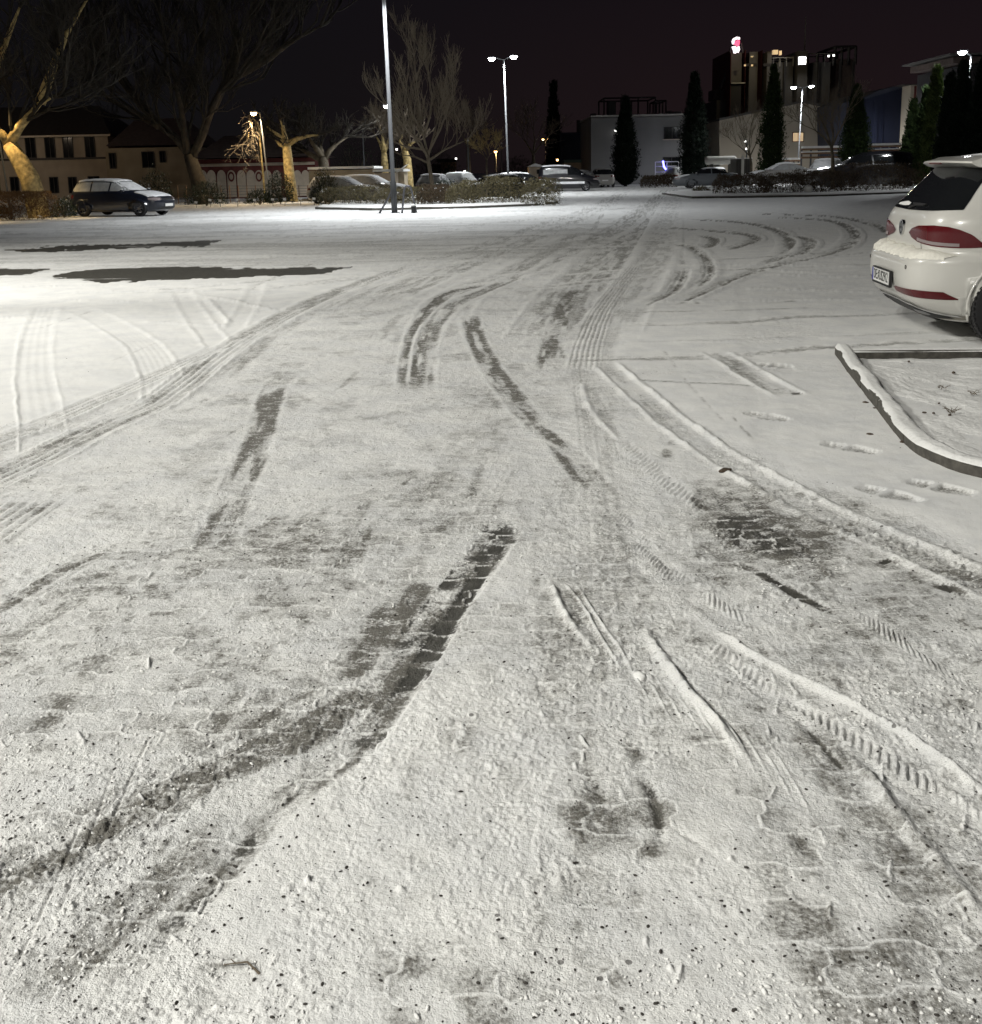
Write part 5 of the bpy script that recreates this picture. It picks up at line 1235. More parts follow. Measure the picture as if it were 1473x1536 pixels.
# long two storey house at the left edge
Y = 85.; h1 = bl('two_storey_house', 60, Y, 'long beige two-storey house with small tall windows behind the left hedge', 'house')
bwall(h1, -120, 161, 203, 300, Y, 'render_beige', dep=9)
a, b = at(-120, 203, Y), at(163, 203, Y); rp_ = at(100, 160, Y + 5).z
mb = MB(); x0, x1, z0 = a.x - .3, b.x + .3, b.z
mb.add([(x0, Y - .5, z0 - .02), (x1, Y - .5, z0 - .02), (x1 - 2.5, Y + 4.5, rp_), (x0, Y + 4.5, rp_), (x0, Y + 9.5, z0 - .02), (x1, Y + 9.5, z0 - .02)], [(0, 1, 2, 3), (3, 2, 5, 4), (1, 5, 2), (0, 3, 4), (0, 4, 5, 1)])
rf = mb.build('roof', M['roof_dark'], h1, world=True); mb = MB(); mb.box(((x0 + x1) / 2 - h1.location.x, Y - .56 - Y, z0 - h1.location.z), (x1 - x0, .14, .14)); mb.build('gutter', M['stripe_cream'], rf)
z_ = at(100, 238, Y).z; mb = MB(); mb.box(((a.x + b.x) / 2, Y - .04, z_), (b.x - a.x - .4, .10, .16)); mb.build('string_course', M['frame_dark'], h1, world=True)
for x in (-38, -10, 12, 40, 69, 96, 129): window(h1, x, x + 12.5, 204.5 + (129 - x) * -.004, 237.5, Y, False)
for x in (-38, -12, 17, 47, 76, 104): window(h1, x, x + 11, 265, 290, Y, False)
window(h1, 134, 149, 264, 290, Y, False)
# lower house behind the car's bonnet
Y = 82.; h2_ = bl('low_house', 210, Y, 'dim tan house wing with few windows right of the long two-storey house', 'house')
bwall(h2_, 164, 292, 220, 300, Y, 'render_tan', dep=8)
a, b = at(162, 221, Y), at(296, 217, Y); rp_ = at(220, 178, Y + 4).z; z0 = at(230, 218, Y).z
mb = MB(); mb.add([(a.x, Y - .5, z0), (b.x, Y - .5, z0), (b.x - 2., Y + 4, rp_), (a.x + 1., Y + 4, rp_), (a.x, Y + 8.5, z0), (b.x, Y + 8.5, z0)], [(0, 1, 2, 3), (3, 2, 5, 4), (1, 5, 2), (0, 3, 4), (0, 4, 5, 1)])
mb.build('roof', M['roof_brown'], h2_, world=True)
for x0, x1, y0, y1 in ((165, 173, 229, 253), (214, 231, 227, 252), (240, 248, 226, 244)): window(h2_, x0, x1, y0, y1, Y, False)
# wall with painted arches and its shallow roof
Y = 74.; aw = bl('arched_hall', 380, Y, 'low dark red hall with a row of cream arches and a shallow roof', 'building')
wl2 = bwall(aw, 296, 472, 236, 300, Y, 'brick_red', dep=7)
l = aw.location
a, b = at(296, 250, Y), at(472, 246, Y); zc = at(384, 246.5, Y).z
mb = MB(); mb.box(((a.x + b.x) / 2, Y - .03, zc), (b.x - a.x, .08, .19)); mb.build('cream_band', M['stripe_cream'], aw, world=True)
z0 = at(384, 236, Y).z; rp_ = at(384, 203, Y + 4).z
mb = MB(); mb.add([(a.x - .3, Y - .6, z0), (b.x + .4, Y - .6, z0), (b.x - 3, Y + 4, rp_), (a.x + 1, Y + 4, rp_), (a.x - .3, Y + 8, z0), (b.x + .4, Y + 8, z0)], [(0, 1, 2, 3), (3, 2, 5, 4), (1, 5, 2), (0, 3, 4), (0, 4, 5, 1)])
mb.build('roof', M['roof_brown'], aw, world=True)
archs = [305, 318, 333, 348, 363, 377, 389.5, 402, 416, 447, 459]
for i, x in enumerate(archs):
    p0, p1 = at(x - 5, 300, Y), at(x + 5, 255, Y); r0 = (p1.x - p0.x) / 2; cx = (p0.x + p1.x) / 2; zt_ = p1.z; n = 10
    ring = [(cx - r0, .1), (cx + r0, .1)] + [(cx + r0 * math.cos(t) , zt_ - r0 * 1.5 + r0 * 1.5 * math.sin(t)) for t in [math.pi * k_ / n for k_ in range(n + 1)]]
    mb = MB(); k_ = len(ring); mb.add([(x_, Y - .05, z_) for x_, z_ in ring] + [(x_, Y + .02, z_) for x_, z_ in ring], [tuple(range(k_))] + [(j, (j + 1) % k_, (j + 1) % k_ + k_, j + k_) for j in range(k_)])
    ap = mb.build('arch_panel', M['stripe_cream'], aw, world=True)
    if x in (348, 389.5):
        mb = MB(); cz = at(x, 265, Y).z; 
        for j in range(20):
            t = 2 * math.pi * j / 20; t2 = 2 * math.pi * (j + 1) / 20
            mb.add([(cx + .13 * math.cos(t) - l.x, Y - .07 - l.y, cz + .20 * math.sin(t)), (cx + .22 * math.cos(t) - l.x, Y - .07 - l.y, cz + .34 * math.sin(t)), (cx + .22 * math.cos(t2) - l.x, Y - .07 - l.y, cz + .34 * math.sin(t2)), (cx + .13 * math.cos(t2) - l.x, Y - .07 - l.y, cz + .20 * math.sin(t2))], [(0, 1, 2, 3)])
        mb.build('medallion', M['brick_red'], ap)
# pale garage with snow on its flat roof
Y = 64.; ga = bl('garage', 530, Y, 'pale flat-roofed garage with snow on its roof edge behind the snowy cars', 'garage')
bwall(ga, 465, 562, 254, 300, Y, 'render_tan', dep=5); bwall(ga, 562.5, 592, 259, 300, Y - .4, 'render_beige', dep=5)
for x0, x1, yy, Yq in ((463, 562, 253, Y), (560, 606, 257, Y - .4)):
    a, b = at(x0, yy, Yq), at(x1, yy, Yq); mb = MB(); mb.box(((a.x + b.x) / 2, Yq + 2.3, (a.z + b.z) / 2 + .05), (b.x - a.x, 5.4, .14)); mb.build('roof', M['snow'], ga, world=True)
window(ga, 512, 523, 264, 273, Y, False); window(ga, 547, 551, 265, 274, Y, False)
t = bl('shed', 601, 66, 'little snowy gabled shed behind the tall lamp post', 'shed'); bwall(t, 592, 606, 252, 300, 66, 'render_tan', dep=3)
a, b, c = at(590, 262, 66), at(608, 248, 66), at(600, 246, 66); mb = MB(); mb.add([(a.x, 65.7, a.z), (b.x, 65.7, b.z), (b.x, 69, b.z + .1), (a.x, 69, a.z + .1), (a.x, 65.7, a.z - .1), (b.x, 65.7, b.z - .1)], [(0, 1, 2, 3), (0, 4, 5, 1)]); mb.build('roof', M['snow'], t, world=True)
# wire fence with timber posts in front of the arched hall
Y = 63.; fz = bl('wire_fence', 350, Y, 'low wire fence with brown posts in front of the arched hall', 'fence')
for x in np.arange(266, 476, 13.): p = at(x, 278, Y); mb = MB(); mb.tube([(p.x, Y, 0), (p.x, Y, p.z + .0)], .025, 6); mb.build('post', M['timber'], fz, world=True)
a, b = at(266, 278, Y), at(474, 278, Y); mb = MB()
for k_ in range(6): mb.tube([(a.x, Y, a.z * (k_ + .9) / 6.1), (b.x, Y, b.z * (k_ + .9) / 6.1)], .009, 4)
mb.build('wires', M['steel'], fz, world=True)
# little white bay markers
for i, (x, y) in enumerate(((259, 305), (294, 303.5), (315, 300), (330, 301), (356, 299.5), (382, 300), (409, 299), (427, 299), (450.5, 298), (471, 298))):
    Yq = 54.; p = at(x, y, Yq); t = thing('bay_marker', (p.x, Yq, 0), 'small white bay marker plate on a short post along the far edge', 'marker', group='bay markers along the street'); t['label'] = 'small white tilted marker plate on a short post below the arched hall'
    mb = MB(); mb.tube([(0, 0, 0), (0, 0, p.z)], .015, 5); mb.build('post', M['steel'], t); mb = MB(); mb.box((0, -.03, p.z), (.15, .012, .11), rot=Matrix.Rotation(.15, 3, 'Y')); mb.build('plate', M['plate'], t)

# the flat-roofed pale building right of centre
Y = 104.; fb = bl('flat_roofed_building', 957, Y, 'pale grey flat-roofed building behind the two tall cypresses', 'building')
bwall(fb, 887, 1030, 174, 300, Y, 'wall_grey', dep=12)
a, b = at(886, 175.5, Y), at(1031, 172.5, Y); mb = MB(); mb.box(((a.x + b.x) / 2, Y + 6, a.z + .06), (b.x - a.x, 12.3, .14)); mb.build('parapet', M['pale_metal'], fb, world=True)
window(fb, 995.5, 1021, 190, 209, Y); window(fb, 994, 1021, 235, 249, Y, False)
# steel frame on the roof
def rodbox(t, x0, x1, y0, y1, Y, dY, name, m='panel_dark', r_=.08):
    a, b = at(x0, y1, Y), at(x1, y0, Y); mb = MB()
    for yy in (Y, Y + dY):
        for x in (a.x, (a.x * 2 + b.x) / 3, (a.x + 2 * b.x) / 3, b.x): mb.tube([(x, yy, a.z - .5), (x, yy, b.z)], r_, 4)
        mb.tube([(a.x, yy, b.z), (b.x, yy, b.z)], r_, 4)
    for x in (a.x, b.x): mb.tube([(x, Y - .02, b.z), (x, Y + dY + .02, b.z)], r_, 4)
    return mb.build(name, M[m], t, world=True)
Y2 = 108.; rodbox(fb, 906, 983, 146, 172, Y2, 5, 'roof_frame'); rodbox(fb, 984, 999, 151, 171, Y2, 4, 'roof_frame')
for x0, x1, y0 in ((913, 924, 152), (888, 894, 170), (1004, 1008, 166), (1012, 1022, 167)): bwall(fb, x0, x1, y0, 174, Y2, 'panel_dark', 'roof_unit', 2, base=False)
# balcony railing with blue light and snow beside it
Y = 100.; rl = bl('railing', 1000, Y, 'pale metal railing in front of the flat-roofed building', 'railing')
a, b = at(983, 243, Y), at(1018, 241, Y); mb = MB()
for f in (0, .5, 1): x = a.x + (b.x - a.x) * f; mb.tube([(x, Y, 0), (x, Y, a.z)], .04, 5)
mb.build('posts', M['pale_metal'], rl, world=True); mb = MB()
for f in (.3, .55, .8, 1.): mb.tube([(a.x, Y, a.z * f), (b.x, Y, a.z * f)], .035, 5)
mb.build('rails', M['pale_metal'], rl, world=True)
M['bluelamp'] = mat('blue_lit_tube', (.1, .1, 1), emit=(.12, .12, 1), es=9.); M['whitelamp'] = mat('white_lit_panel', (1, 1, 1), emit=(1, .98, .92), es=4.)
M['amber'] = mat('lit_amber_panel', (1, .8, .4), emit=(1., .68, .42), es=.4); M['pinklit'] = mat('lit_red_sign', (.8, .1, .2), emit=(1., .12, .25), es=1.3); M['whitelit'] = mat('lit_white_sign', (.9, .9, .9), emit=(1., .85, .92), es=1.6)
M['dimlit'] = mat('dim_lit_wall', (.5, .45, .3)); M['orange'] = mat('orange_lit_lens', (1, .6, .2), emit=(1., .55, .18), es=14.)
p = at(996, 246, 99.5); mb = MB(); mb.tube([(p.x - .1, 99.5, p.z + .3), (p.x, 99.5, p.z - .25), (p.x + .2, 99.5, p.z - .5)], .09, 6); tag(mb.build('light_tube', M['bluelamp']), 'curved blue glowing light tube on the railing of the flat-roofed building', 'light')
# dark blue hall with a pale lower annex
Y = 118.; dbh = bl('dark_blue_hall', 865, Y, 'dark blue hall with a pale annex left of the flat-roofed building', 'building')
bwall(dbh, 841, 886, 198, 300, Y, 'blue_dark', dep=10); bwall(dbh, 846, 887, 243, 300, Y - 3, 'render_beige', 'annex', dep=3)
a, b = at(845, 242, Y - 3), at(887, 240.5, Y - 3); mb = MB(); mb.box(((a.x + b.x) / 2, Y - 1.8, a.z), (b.x - a.x, 3., .3)); mb.build('annex_roof', mats('teal', (.10, .17, .16)) or M['teal'], dbh, world=True)
bwall(dbh, 866, 871, 180, 199, Y + 3, 'panel_dark', 'chimney', 1, base=False); bwall(dbh, 878, 886, 182, 199, Y + 3, 'roof_brown', 'roof_unit', 2, base=False)
# small white hut left of the van
Y = 90.; hut = bl('hut', 803, Y, 'small grey hut with a dark window left of the dark van', 'hut'); bwall(hut, 794, 817, 250, 300, Y, 'render_beige', dep=3)
a, b, c = at(792, 250, Y), at(819, 250, Y), at(803, 245, Y); mb = MB(); mb.add([(a.x, Y - .2, a.z), (b.x, Y - .2, b.z), (c.x, Y - .2, c.z), (a.x, Y + 3.2, a.z), (b.x, Y + 3.2, b.z), (c.x, Y + 3.2, c.z)], [(0, 1, 2), (3, 5, 4), (0, 2, 5, 3), (1, 4, 5, 2), (0, 3, 4, 1)]); mb.build('roof', M['snowcar'], hut, world=True)
window(hut, 805, 812, 254, 261, Y, False)
# dim orange brick house far left of centre
Y = 120.; t = bl('brick_house', 670, Y, 'dim warm lit brick house far behind the tall bare tree', 'house'); bwall(t, 662, 682, 243, 285, Y, 'brick_warm', dep=6); bwall(t, 640, 662, 246, 285, Y + 1, 'roof_brown', 'side_wing', dep=5)
mb = MB(); a, b = at(655, 242, Y), at(684, 242, Y); mb.box(((a.x + b.x) / 2, Y + 3, a.z + .1), (b.x - a.x, 7, .3)); mb.build('roof', M['roof_dark'], t, world=True); window(t, 668, 673, 252, 262, Y, False)
# factory tower block
Y = 150.; ft = bl('factory_tower', 1180, Y, 'tall factory block with red edged bays and rooftop plant', 'building')
bwall(ft, 1092, 1112, 125, 300, Y, 'panel_dark', 'dark_bay', 12); bwall(ft, 1119, 1137, 77.5, 300, Y + .3, 'panel_grey', 'bay', 12); bwall(ft, 1145, 1158, 77, 300, Y + .3, 'panel_grey', 'bay', 12)
bwall(ft, 1096, 1113, 79, 125, Y + .4, 'panel_grey', 'bay', 10, base=False)
for x0, x1 in ((1092.5, 1096.5), (1113, 1119), (1138, 1144)): bwall(ft, x0, x1, 75, 300, Y - .1, 'panel_red', 'red_edge', 12)
bwall(ft, 1097, 1118, 123.5, 125.5, Y - .5, 'pale_metal', 'ledge', .6, base=False)
for x0, x1 in ((1120, 1137), (1145, 1157)): bwall(ft, x0, x1, 95, 99.5, Y + .1, 'panel_dark', 'window_band', .3, base=False)
bwall(ft, 1158, 1190, 93, 300, Y + 2, 'panel_grey', 'block', 12); bwall(ft, 1190, 1212, 76, 300, Y + 1, 'panel_grey', 'lift_tower', 12); bwall(ft, 1212, 1246, 93, 300, Y + 2, 'panel_grey', 'block', 12)
bwall(ft, 1246, 1283, 88, 300, Y + 4, 'roof_brown', 'block', 12)
for x in (1175, 1226, 1258, 1278): bwall(ft, x, x + 1.6, 92, 210, Y + 1.6, 'panel_dark', 'joint', .3, base=False)
rodbox(ft, 1252, 1284, 70, 92, Y + 3, 8, 'roof_frame', r_=.2); rodbox(ft, 1160, 1190, 86, 94, Y + 1.5, 4, 'roof_railing', 'pale_metal', .06); rodbox(ft, 1213, 1250, 80, 94, Y + 1.5, 4, 'roof_railing', 'panel_grey', .07)
p = at(1207, 76, Y + 4); mb = MB(); mb.tube([(p.x, Y + 4, p.z - 1), (p.x, Y + 4, p.z + 4.5)], [.12, .05], 5); mb.build('mast', M['panel_grey'], ft, world=True)
for x, y, dx in ((1161, 79, 3.5), (1169, 80, 1.2)):
    p = at(x, y, Y); mb = MB(); mb.box((p.x, Y - .5, p.z), (dx * .19, .6, .55)); o = mb.build('rooftop_unit', M['amber'], ft, world=True)  # units are no lamps, emission stands in for light falling on them
# left machinery of the factory
bwall(ft, 1072, 1091, 150, 300, Y + 2, 'panel_dark', 'annex_block', 10); bwall(ft, 1071, 1086, 134, 150, Y + 4, 'panel_dark', 'hopper', 4, base=False)
a, b = at(1080, 134, Y + 3), at(1095, 96, Y + 3); mb = MB(); mb.tube([a, b], .25, 5); mb.build('conveyor', M['panel_dark'], ft, world=True)
# lit sign on the roof: an abstract curl in white over red, built as flat letters of light
sg_ = thing('roof_sign', at(1103, 80, 148), 'lit white and red roof sign on the left corner of the factory tower', 'sign')
def shape(pts, Y, th, mt, name, t):
    q = [at(x, y, Y) for x, y in pts]; k_ = len(q); mb = MB(); mb.add([(p_.x, Y, p_.z) for p_ in q] + [(p_.x, Y + th, p_.z) for p_ in q], [tuple(range(k_)), tuple(range(2 * k_ - 1, k_ - 1, -1))] + [(j, (j + 1) % k_, (j + 1) % k_ + k_, j + k_) for j in range(k_)])
    return mb.build(name, M[mt], t, world=True)
shape([(1098, 62), (1100, 57.5), (1105, 55), (1110, 56), (1110, 59), (1106, 58.5), (1102, 61), (1101, 66), (1099, 66)], 148, .3, 'whitelit', 'white_curl', sg_)
shape([(1103, 62), (1107, 59.5), (1110, 61), (1109, 68), (1107, 70), (1104, 67), (1101, 66.5)], 147.8, .3, 'pinklit', 'red_field', sg_)
shape([(1098, 70), (1103, 69), (1105, 71), (1109, 69), (1110, 74), (1108, 79), (1106, 77.5), (1104, 80), (1101, 79.5), (1100, 75)], 148, .3, 'whitelit', 'white_base', sg_)
mb = MB(); a, b = at(1112, 64, 148.5), at(1115, 79, 148.5); mb.tube([a, b], .12, 4); a, b = at(1096, 70, 148.5), at(1095, 79, 148.5); mb.tube([a, b], .12, 4); mb.build('supports', M['panel_dark'], sg_, world=True)
# the gabled hall in front
Y = 108.; gh = bl('gabled_hall', 1180, Y, 'pale gabled warehouse hall with a lit window behind the right island', 'building')
q = [at(1079, 300, Y), at(1290, 300, Y), at(1290, 172, Y), at(1203, 154, Y), at(1079, 181, Y)]; k_ = 5
mb = MB(); mb.add([(p_.x, Y, max(p_.z, 0) if i > 1 else 0) for i, p_ in enumerate(q)] + [(p_.x, Y + 16, max(p_.z, 0) if i > 1 else 0) for i, p_ in enumerate(q)], [tuple(range(k_)), tuple(range(9, 4, -1))] + [(j, (j + 1) % k_, (j + 1) % k_ + k_, j + k_) for j in range(k_)])
mb.build('wall', M['wall_warm'], gh, world=True)
mb = MB()
for i, j in ((4, 3), (3, 2)): a, b = q[i], q[j]; mb.add([(a.x, Y - .15, a.z + .02), (b.x, Y - .15, b.z + .02), (b.x, Y - .15, b.z + .22), (a.x, Y - .15, a.z + .22), (a.x, Y + 16.2, a.z + .02), (b.x, Y + 16.2, b.z + .02), (b.x, Y + 16.2, b.z + .22), (a.x, Y + 16.2, a.z + .22)], [(0, 1, 2, 3), (4, 7, 6, 5), (3, 2, 6, 7), (0, 4, 5, 1), (0, 3, 7, 4), (1, 5, 6, 2)])
mb.build('roof', M['panel_grey'], gh, world=True)
window(gh, 1188, 1206, 198, 213, Y, False, 'amber')
# blue-grey shed and warm block, right
Y = 96.; bs_ = bl('blue_grey_shed', 1330, Y, 'blue-grey corrugated shed with a sloping roof line right of the green conifer', 'building')
q = [at(1288, 300, Y), at(1357, 300, Y), at(1357, 126, Y), at(1318, 136, Y), at(1288, 150, Y)]
mb = MB(); mb.add([(p_.x, Y, max(p_.z, 0) if i > 1 else 0) for i, p_ in enumerate(q)] + [(p_.x, Y + 12, max(p_.z, 0) if i > 1 else 0) for i, p_ in enumerate(q)], [tuple(range(5)), tuple(range(9, 4, -1))] + [(j, (j + 1) % 5, (j + 1) % 5 + 5, j + 5) for j in range(5)])
mb.build('wall', M['blue_shed'], bs_, world=True)
for x in np.arange(1292, 1356, 4.): bwall(bs_, x, x + .5, 151 - (x - 1288) * .30, 245, Y - .05, 'blue_dark', 'wall_rib', .06)
for x0, x1 in ((1308, 1318), (1322, 1326)): bwall(bs_, x0, x1, 150, 244, Y - .12, 'blue_dark', 'ladder_panel', .08)
Y = 94.; wb_ = bl('warm_block', 1372, Y, 'tall warm brown concrete block behind the right hand cypresses', 'building')
bwall(wb_, 1357.5, 1400, 127, 300, Y, 'wall_warm', dep=10); bwall(wb_, 1369, 1372, 129, 240, Y - .1, 'brick_red', 'vertical_strip', .2); bwall(wb_, 1356.5, 1401, 125.5, 127.5, Y - .2, 'roof_dark', 'parapet', 10.4, base=False)
Y = 80.; t = bl('long_roofed_building', 1460, Y, 'dark long building with a pale eave line behind the right street lamp', 'building'); bwall(t, 1430, 1600, 95, 300, Y, 'panel_dark', dep=8); bwall(t, 1425, 1605, 76, 82, Y - .8, 'panel_grey', 'eave', 9, base=False); bwall(t, 1430, 1600, 82, 95, Y - .3, 'roof_brown', 'upper_wall', 8, base=False)
# snowy log stack rails behind the right island
def snowrack(x0, x1, y, Y, label):
    t = thing('timber_rack', onG((x0 + x1) / 2, Y), label, 'rack', group='snowy timber racks behind the right island'); a, b = at(x0, y, Y), at(x1, y, Y)
    mb = MB(); 
    for k_ in range(3): mb.box(((a.x + b.x) / 2, Y, a.z - .16 - .32 * k_), (b.x - a.x, .5, .14))
    mb.build('boards', M['timber'], t, world=True); mb = MB()
    for f in np.linspace(0.02, .98, 5): mb.box((a.x + (b.x - a.x) * f, Y + .3, a.z / 2 - .1), (.12, .12, max(.2, a.z - .2)))
    mb.build('posts', M['steel'], t, world=True); mb = MB()
    mb.box(((a.x + b.x) / 2, Y, a.z), (b.x - a.x, .6, .16)); mb.box(((a.x + b.x) / 2, Y - .02, a.z - .37), (b.x - a.x, .5, .07)); mb.build('snow', M['snow'], t, world=True)
snowrack(1203, 1262, 221, 86, 'snow topped timber rack behind the slim bare tree'); snowrack(1298, 1350, 217, 86, 'snow topped timber rack below the blue-grey shed'); snowrack(1170, 1200, 238.5, 88, 'low snowy rack right of the lit cypress')
# lying tank and kiosk
Y = 88.; tk = thing('storage_tank', onG(1080, Y), 'white horizontal tank lying left of the round kiosk', 'tank'); a, b = at(1058, 241, Y), at(1104, 240, Y)
mb = MB(); n_ = 6; mb.tube([(a.x - .0, Y, a.z), (a.x + .12, Y, a.z), (b.x - .12, Y, a.z), (b.x, Y, a.z)], [.22, .34, .34, .22], 20); mb.build('vessel', M['pale_metal'], tk, smooth=False, world=True)
mb = MB(); mb.box((a.x + .5, Y, (a.z - .3) / 2), (.2, .5, a.z - .3)); mb.box((b.x - .5, Y, (a.z - .3) / 2), (.2, .5, a.z - .3)); mb.build('saddles', M['concrete'], tk, world=True)
Y = 84.; kk = thing('kiosk', onG(1115, Y), 'small pale ribbed kiosk with a bright door frame under the round bare tree', 'kiosk')
bwall(kk, 1103, 1128, 238, 300, Y, 'concrete', dep=2.); bwall(kk, 1111, 1116.5, 233, 300, Y - .1, 'pale_metal', 'door', .08); bwall(kk, 1102, 1129, 236.5, 238, Y - .1, 'snow', 'roof_snow', 2.2, base=False)
for x in (1105, 1108, 1119, 1122, 1125): bwall(kk, x, x + .7, 240, 300, Y - .06, 'panel_dark', 'rib', .05)

# ------------------------------------------------------------------ street lamps
LAMPS = []
def head(t, p, dx, m='lens', w=.62, nm='lamp_head', dy=0.):
    l = t.location; mb = MB(); c = (p.x - l.x, p.y - l.y, p.z); mb.box(c, (w, .30, .07)); mb.box((c[0], c[1], c[2] + .05), (w * .6, .22, .05)); h = mb.build(nm, M['head'], t)
    mb = MB(); mb.lathe((c[0], c[1], c[2] - .035), [(w * .42, 0), (w * .39, -.07), (w * .25, -.14), (.001, -.17)], 14); mb.build('lens', M[m], h)
def street_lamp(px, py0, Y, top_py, heads, label, name='street_lamp', rad=(.085, .045), group=None, lean=0., power=0, col=(.95, .98, 1.), m='lens', w=.62, cone=150, base=None):
    b = base or onG(px, Y); t = thing(name, b, label, 'street lamp', group=group); tp = at(px, top_py, b.y); tp.x = b.x + lean; tp.y = b.y
    mb = MB(); mb.tube([(0, 0, 0), (lean * .15, 0, tp.z * .14), (lean * .15, 0, tp.z * .145), (lean, 0, tp.z)], [rad[0], rad[0], rad[0] * .75, rad[1]], 14); pl_ = mb.build('pole', M['galvd' if power and power > 2500 and px < 700 else 'galv'], t, smooth=True)
    mb = MB(); mb.tube([(0, 0, -.01), (0, 0, .03)], [rad[0] * 1.9, rad[0] * 1.7], 14); mb.build('base_plate', M['galv'], pl_)
    mb = MB(); 
    for hx, hz in heads: mb.tube([(lean, 0, tp.z - .03), (lean + hx * .5, 0, tp.z + hz * .6), (lean + hx, 0, tp.z + hz)], .035, 8)
    mb.build('arm', M['galv'], t)
    for hx, hz in heads:
        p = Vector((b.x + lean + hx, b.y, tp.z + hz)); head(t, p, hx, m, w)
        if power: lamp('lamp_light', (p.x, p.y, p.z - .26), power, col, t, cone, .12, (p.x + hx * .4, p.y - .4, 0), .35)
    return t
W_ = (.93, .97, 1.)
pA = G(592, 320)
street_lamp(592, 320, pA.y, -24, [(-1.2, .2), (1.2, .2)], 'tall steel lamp post with its head above the photo, beside the hoop guards', base=pA, rad=(.115, .06), power=2550, cone=132, lean=-.12, group='white car park lamps')
street_lamp(763, 297, 68, 89, [(-.75, .12), (.62, .2)], 'twin-headed lamp post rising behind the biggest island bush', power=1900, cone=165, lean=-.18, group='white car park lamps', w=.5)
street_lamp(1196, 290, 90, 131, [(-.72, .05), (.72, .12)], 'twin-headed lamp post in front of the gabled hall', power=2400, cone=172, lean=.2, group='white car park lamps', w=.5, rad=(.07, .04))
street_lamp(1441, 290, 60, 84, [(-.5, .25)], 'single-headed lamp post among the right hand cypresses', power=1300, cone=165, lean=.2, group='white car park lamps', w=.55)
street_lamp(587, 300, 66, 160, [(-.1, .1)], 'smaller bright lamp right behind the tall lamp post', power=500, group='white car park lamps', w=.5, rad=(.07, .04))
street_lamp(404, 290, 59, 168, [(-.35, .02)], 'slim small street lamp left of the golden lit trunk', power=750, cone=150, col=(1., .76, .46), m='lensw', rad=(.055, .035), w=.40, lean=-.28)
street_lamp(13, 300, 43, 96, [(-.8, .1)], 'thin street lamp post at the left edge against the golden trunk', power=2300, col=(1., .70, .32), m='lensw', rad=(.05, .035), lean=-.35, cone=95)
street_lamp(745, 280, 92, 226, [(-.05, 0)], 'low orange street lamp beside the glowing round tree', power=120, col=(1., .62, .25), m='orange', rad=(.05, .03), w=.3)
street_lamp(819, 280, 125, 208, [(-.3, 0), (.2, .02)], 'distant small orange street lamp left of the dark blue hall', power=60, col=(1., .6, .25), m='orange', rad=(.05, .03), w=.3)
for x, y0, Yq, lb in ((547, 186, 78, 'thin unlit pole left of the tall lamp post'), (703, 212, 85, 'thin unlit pole left of the twin lamp post'), (753, 216, 95, 'thin dark pole with a small ring top behind the twin lamp post')):
    b = onG(x, Yq); t = thing('pole', b, lb, 'pole'); mb = MB(); z = at(x, y0, Yq).z; mb.tube([(0, 0, 0), (0, 0, z)], [.06, .04], 8); mb.build('shaft', M['galv'], t); mb = MB(); mb.tube([(0, 0, z), (0, 0, z + .15)], [.08, .05], 8); mb.build('cap', M['pale_metal'], t)
# lamps out of the photo that light the near snow
for p, pw, hs in (((-10.5, 12.5), 2550, 9.5), ((-8.5, -6.), 4700, 9.5)):
    t = thing('street_lamp', (p[0], p[1], 0), 'twin-headed car park lamp beyond the %s of the photo' % ('left edge' if p[1] > 0 else 'lower edge'), 'street lamp', group='white car park lamps')
    mb = MB(); mb.tube([(0, 0, 0), (0, 0, hs)], [.1, .06], 12); mb.build('pole', M['galv'], t); mb = MB(); mb.tube([(-.75, 0, hs + .1), (0, 0, hs), (.75, 0, hs + .1)], .035, 8); mb.build('arm', M['galv'], t)
    for hx in (-.75, .75):
        q = Vector((p[0] + hx, p[1], hs + .1)); head(t, q, hx); lamp('lamp_light', (q.x, q.y, q.z - .26), pw, (1., .977, .905), t, 160, .12, (q.x + (4 if p[1] > 0 else 1), q.y + (-2 if p[1] > 0 else 6), 0), .4)
# added unseen street lamp that brightens the front of the long house
t = thing('street_lamp', (-38., 71., 0), 'added warm street lamp brightening the long house, unseen beyond the left edge', 'street lamp')
mb = MB(); mb.tube([(0, 0, 0), (0, 0, 6.)], [.07, .04], 10); mb.build('pole', M['galv'], t); q = Vector((-37.7, 71., 6.1)); head(t, q, 0, 'lensw', .4); lamp('lamp_light', (q.x, q.y, q.z - .26), 650, (1., .80, .58), t, 165, .12, (q.x + 6, q.y + 8, 0), .4)
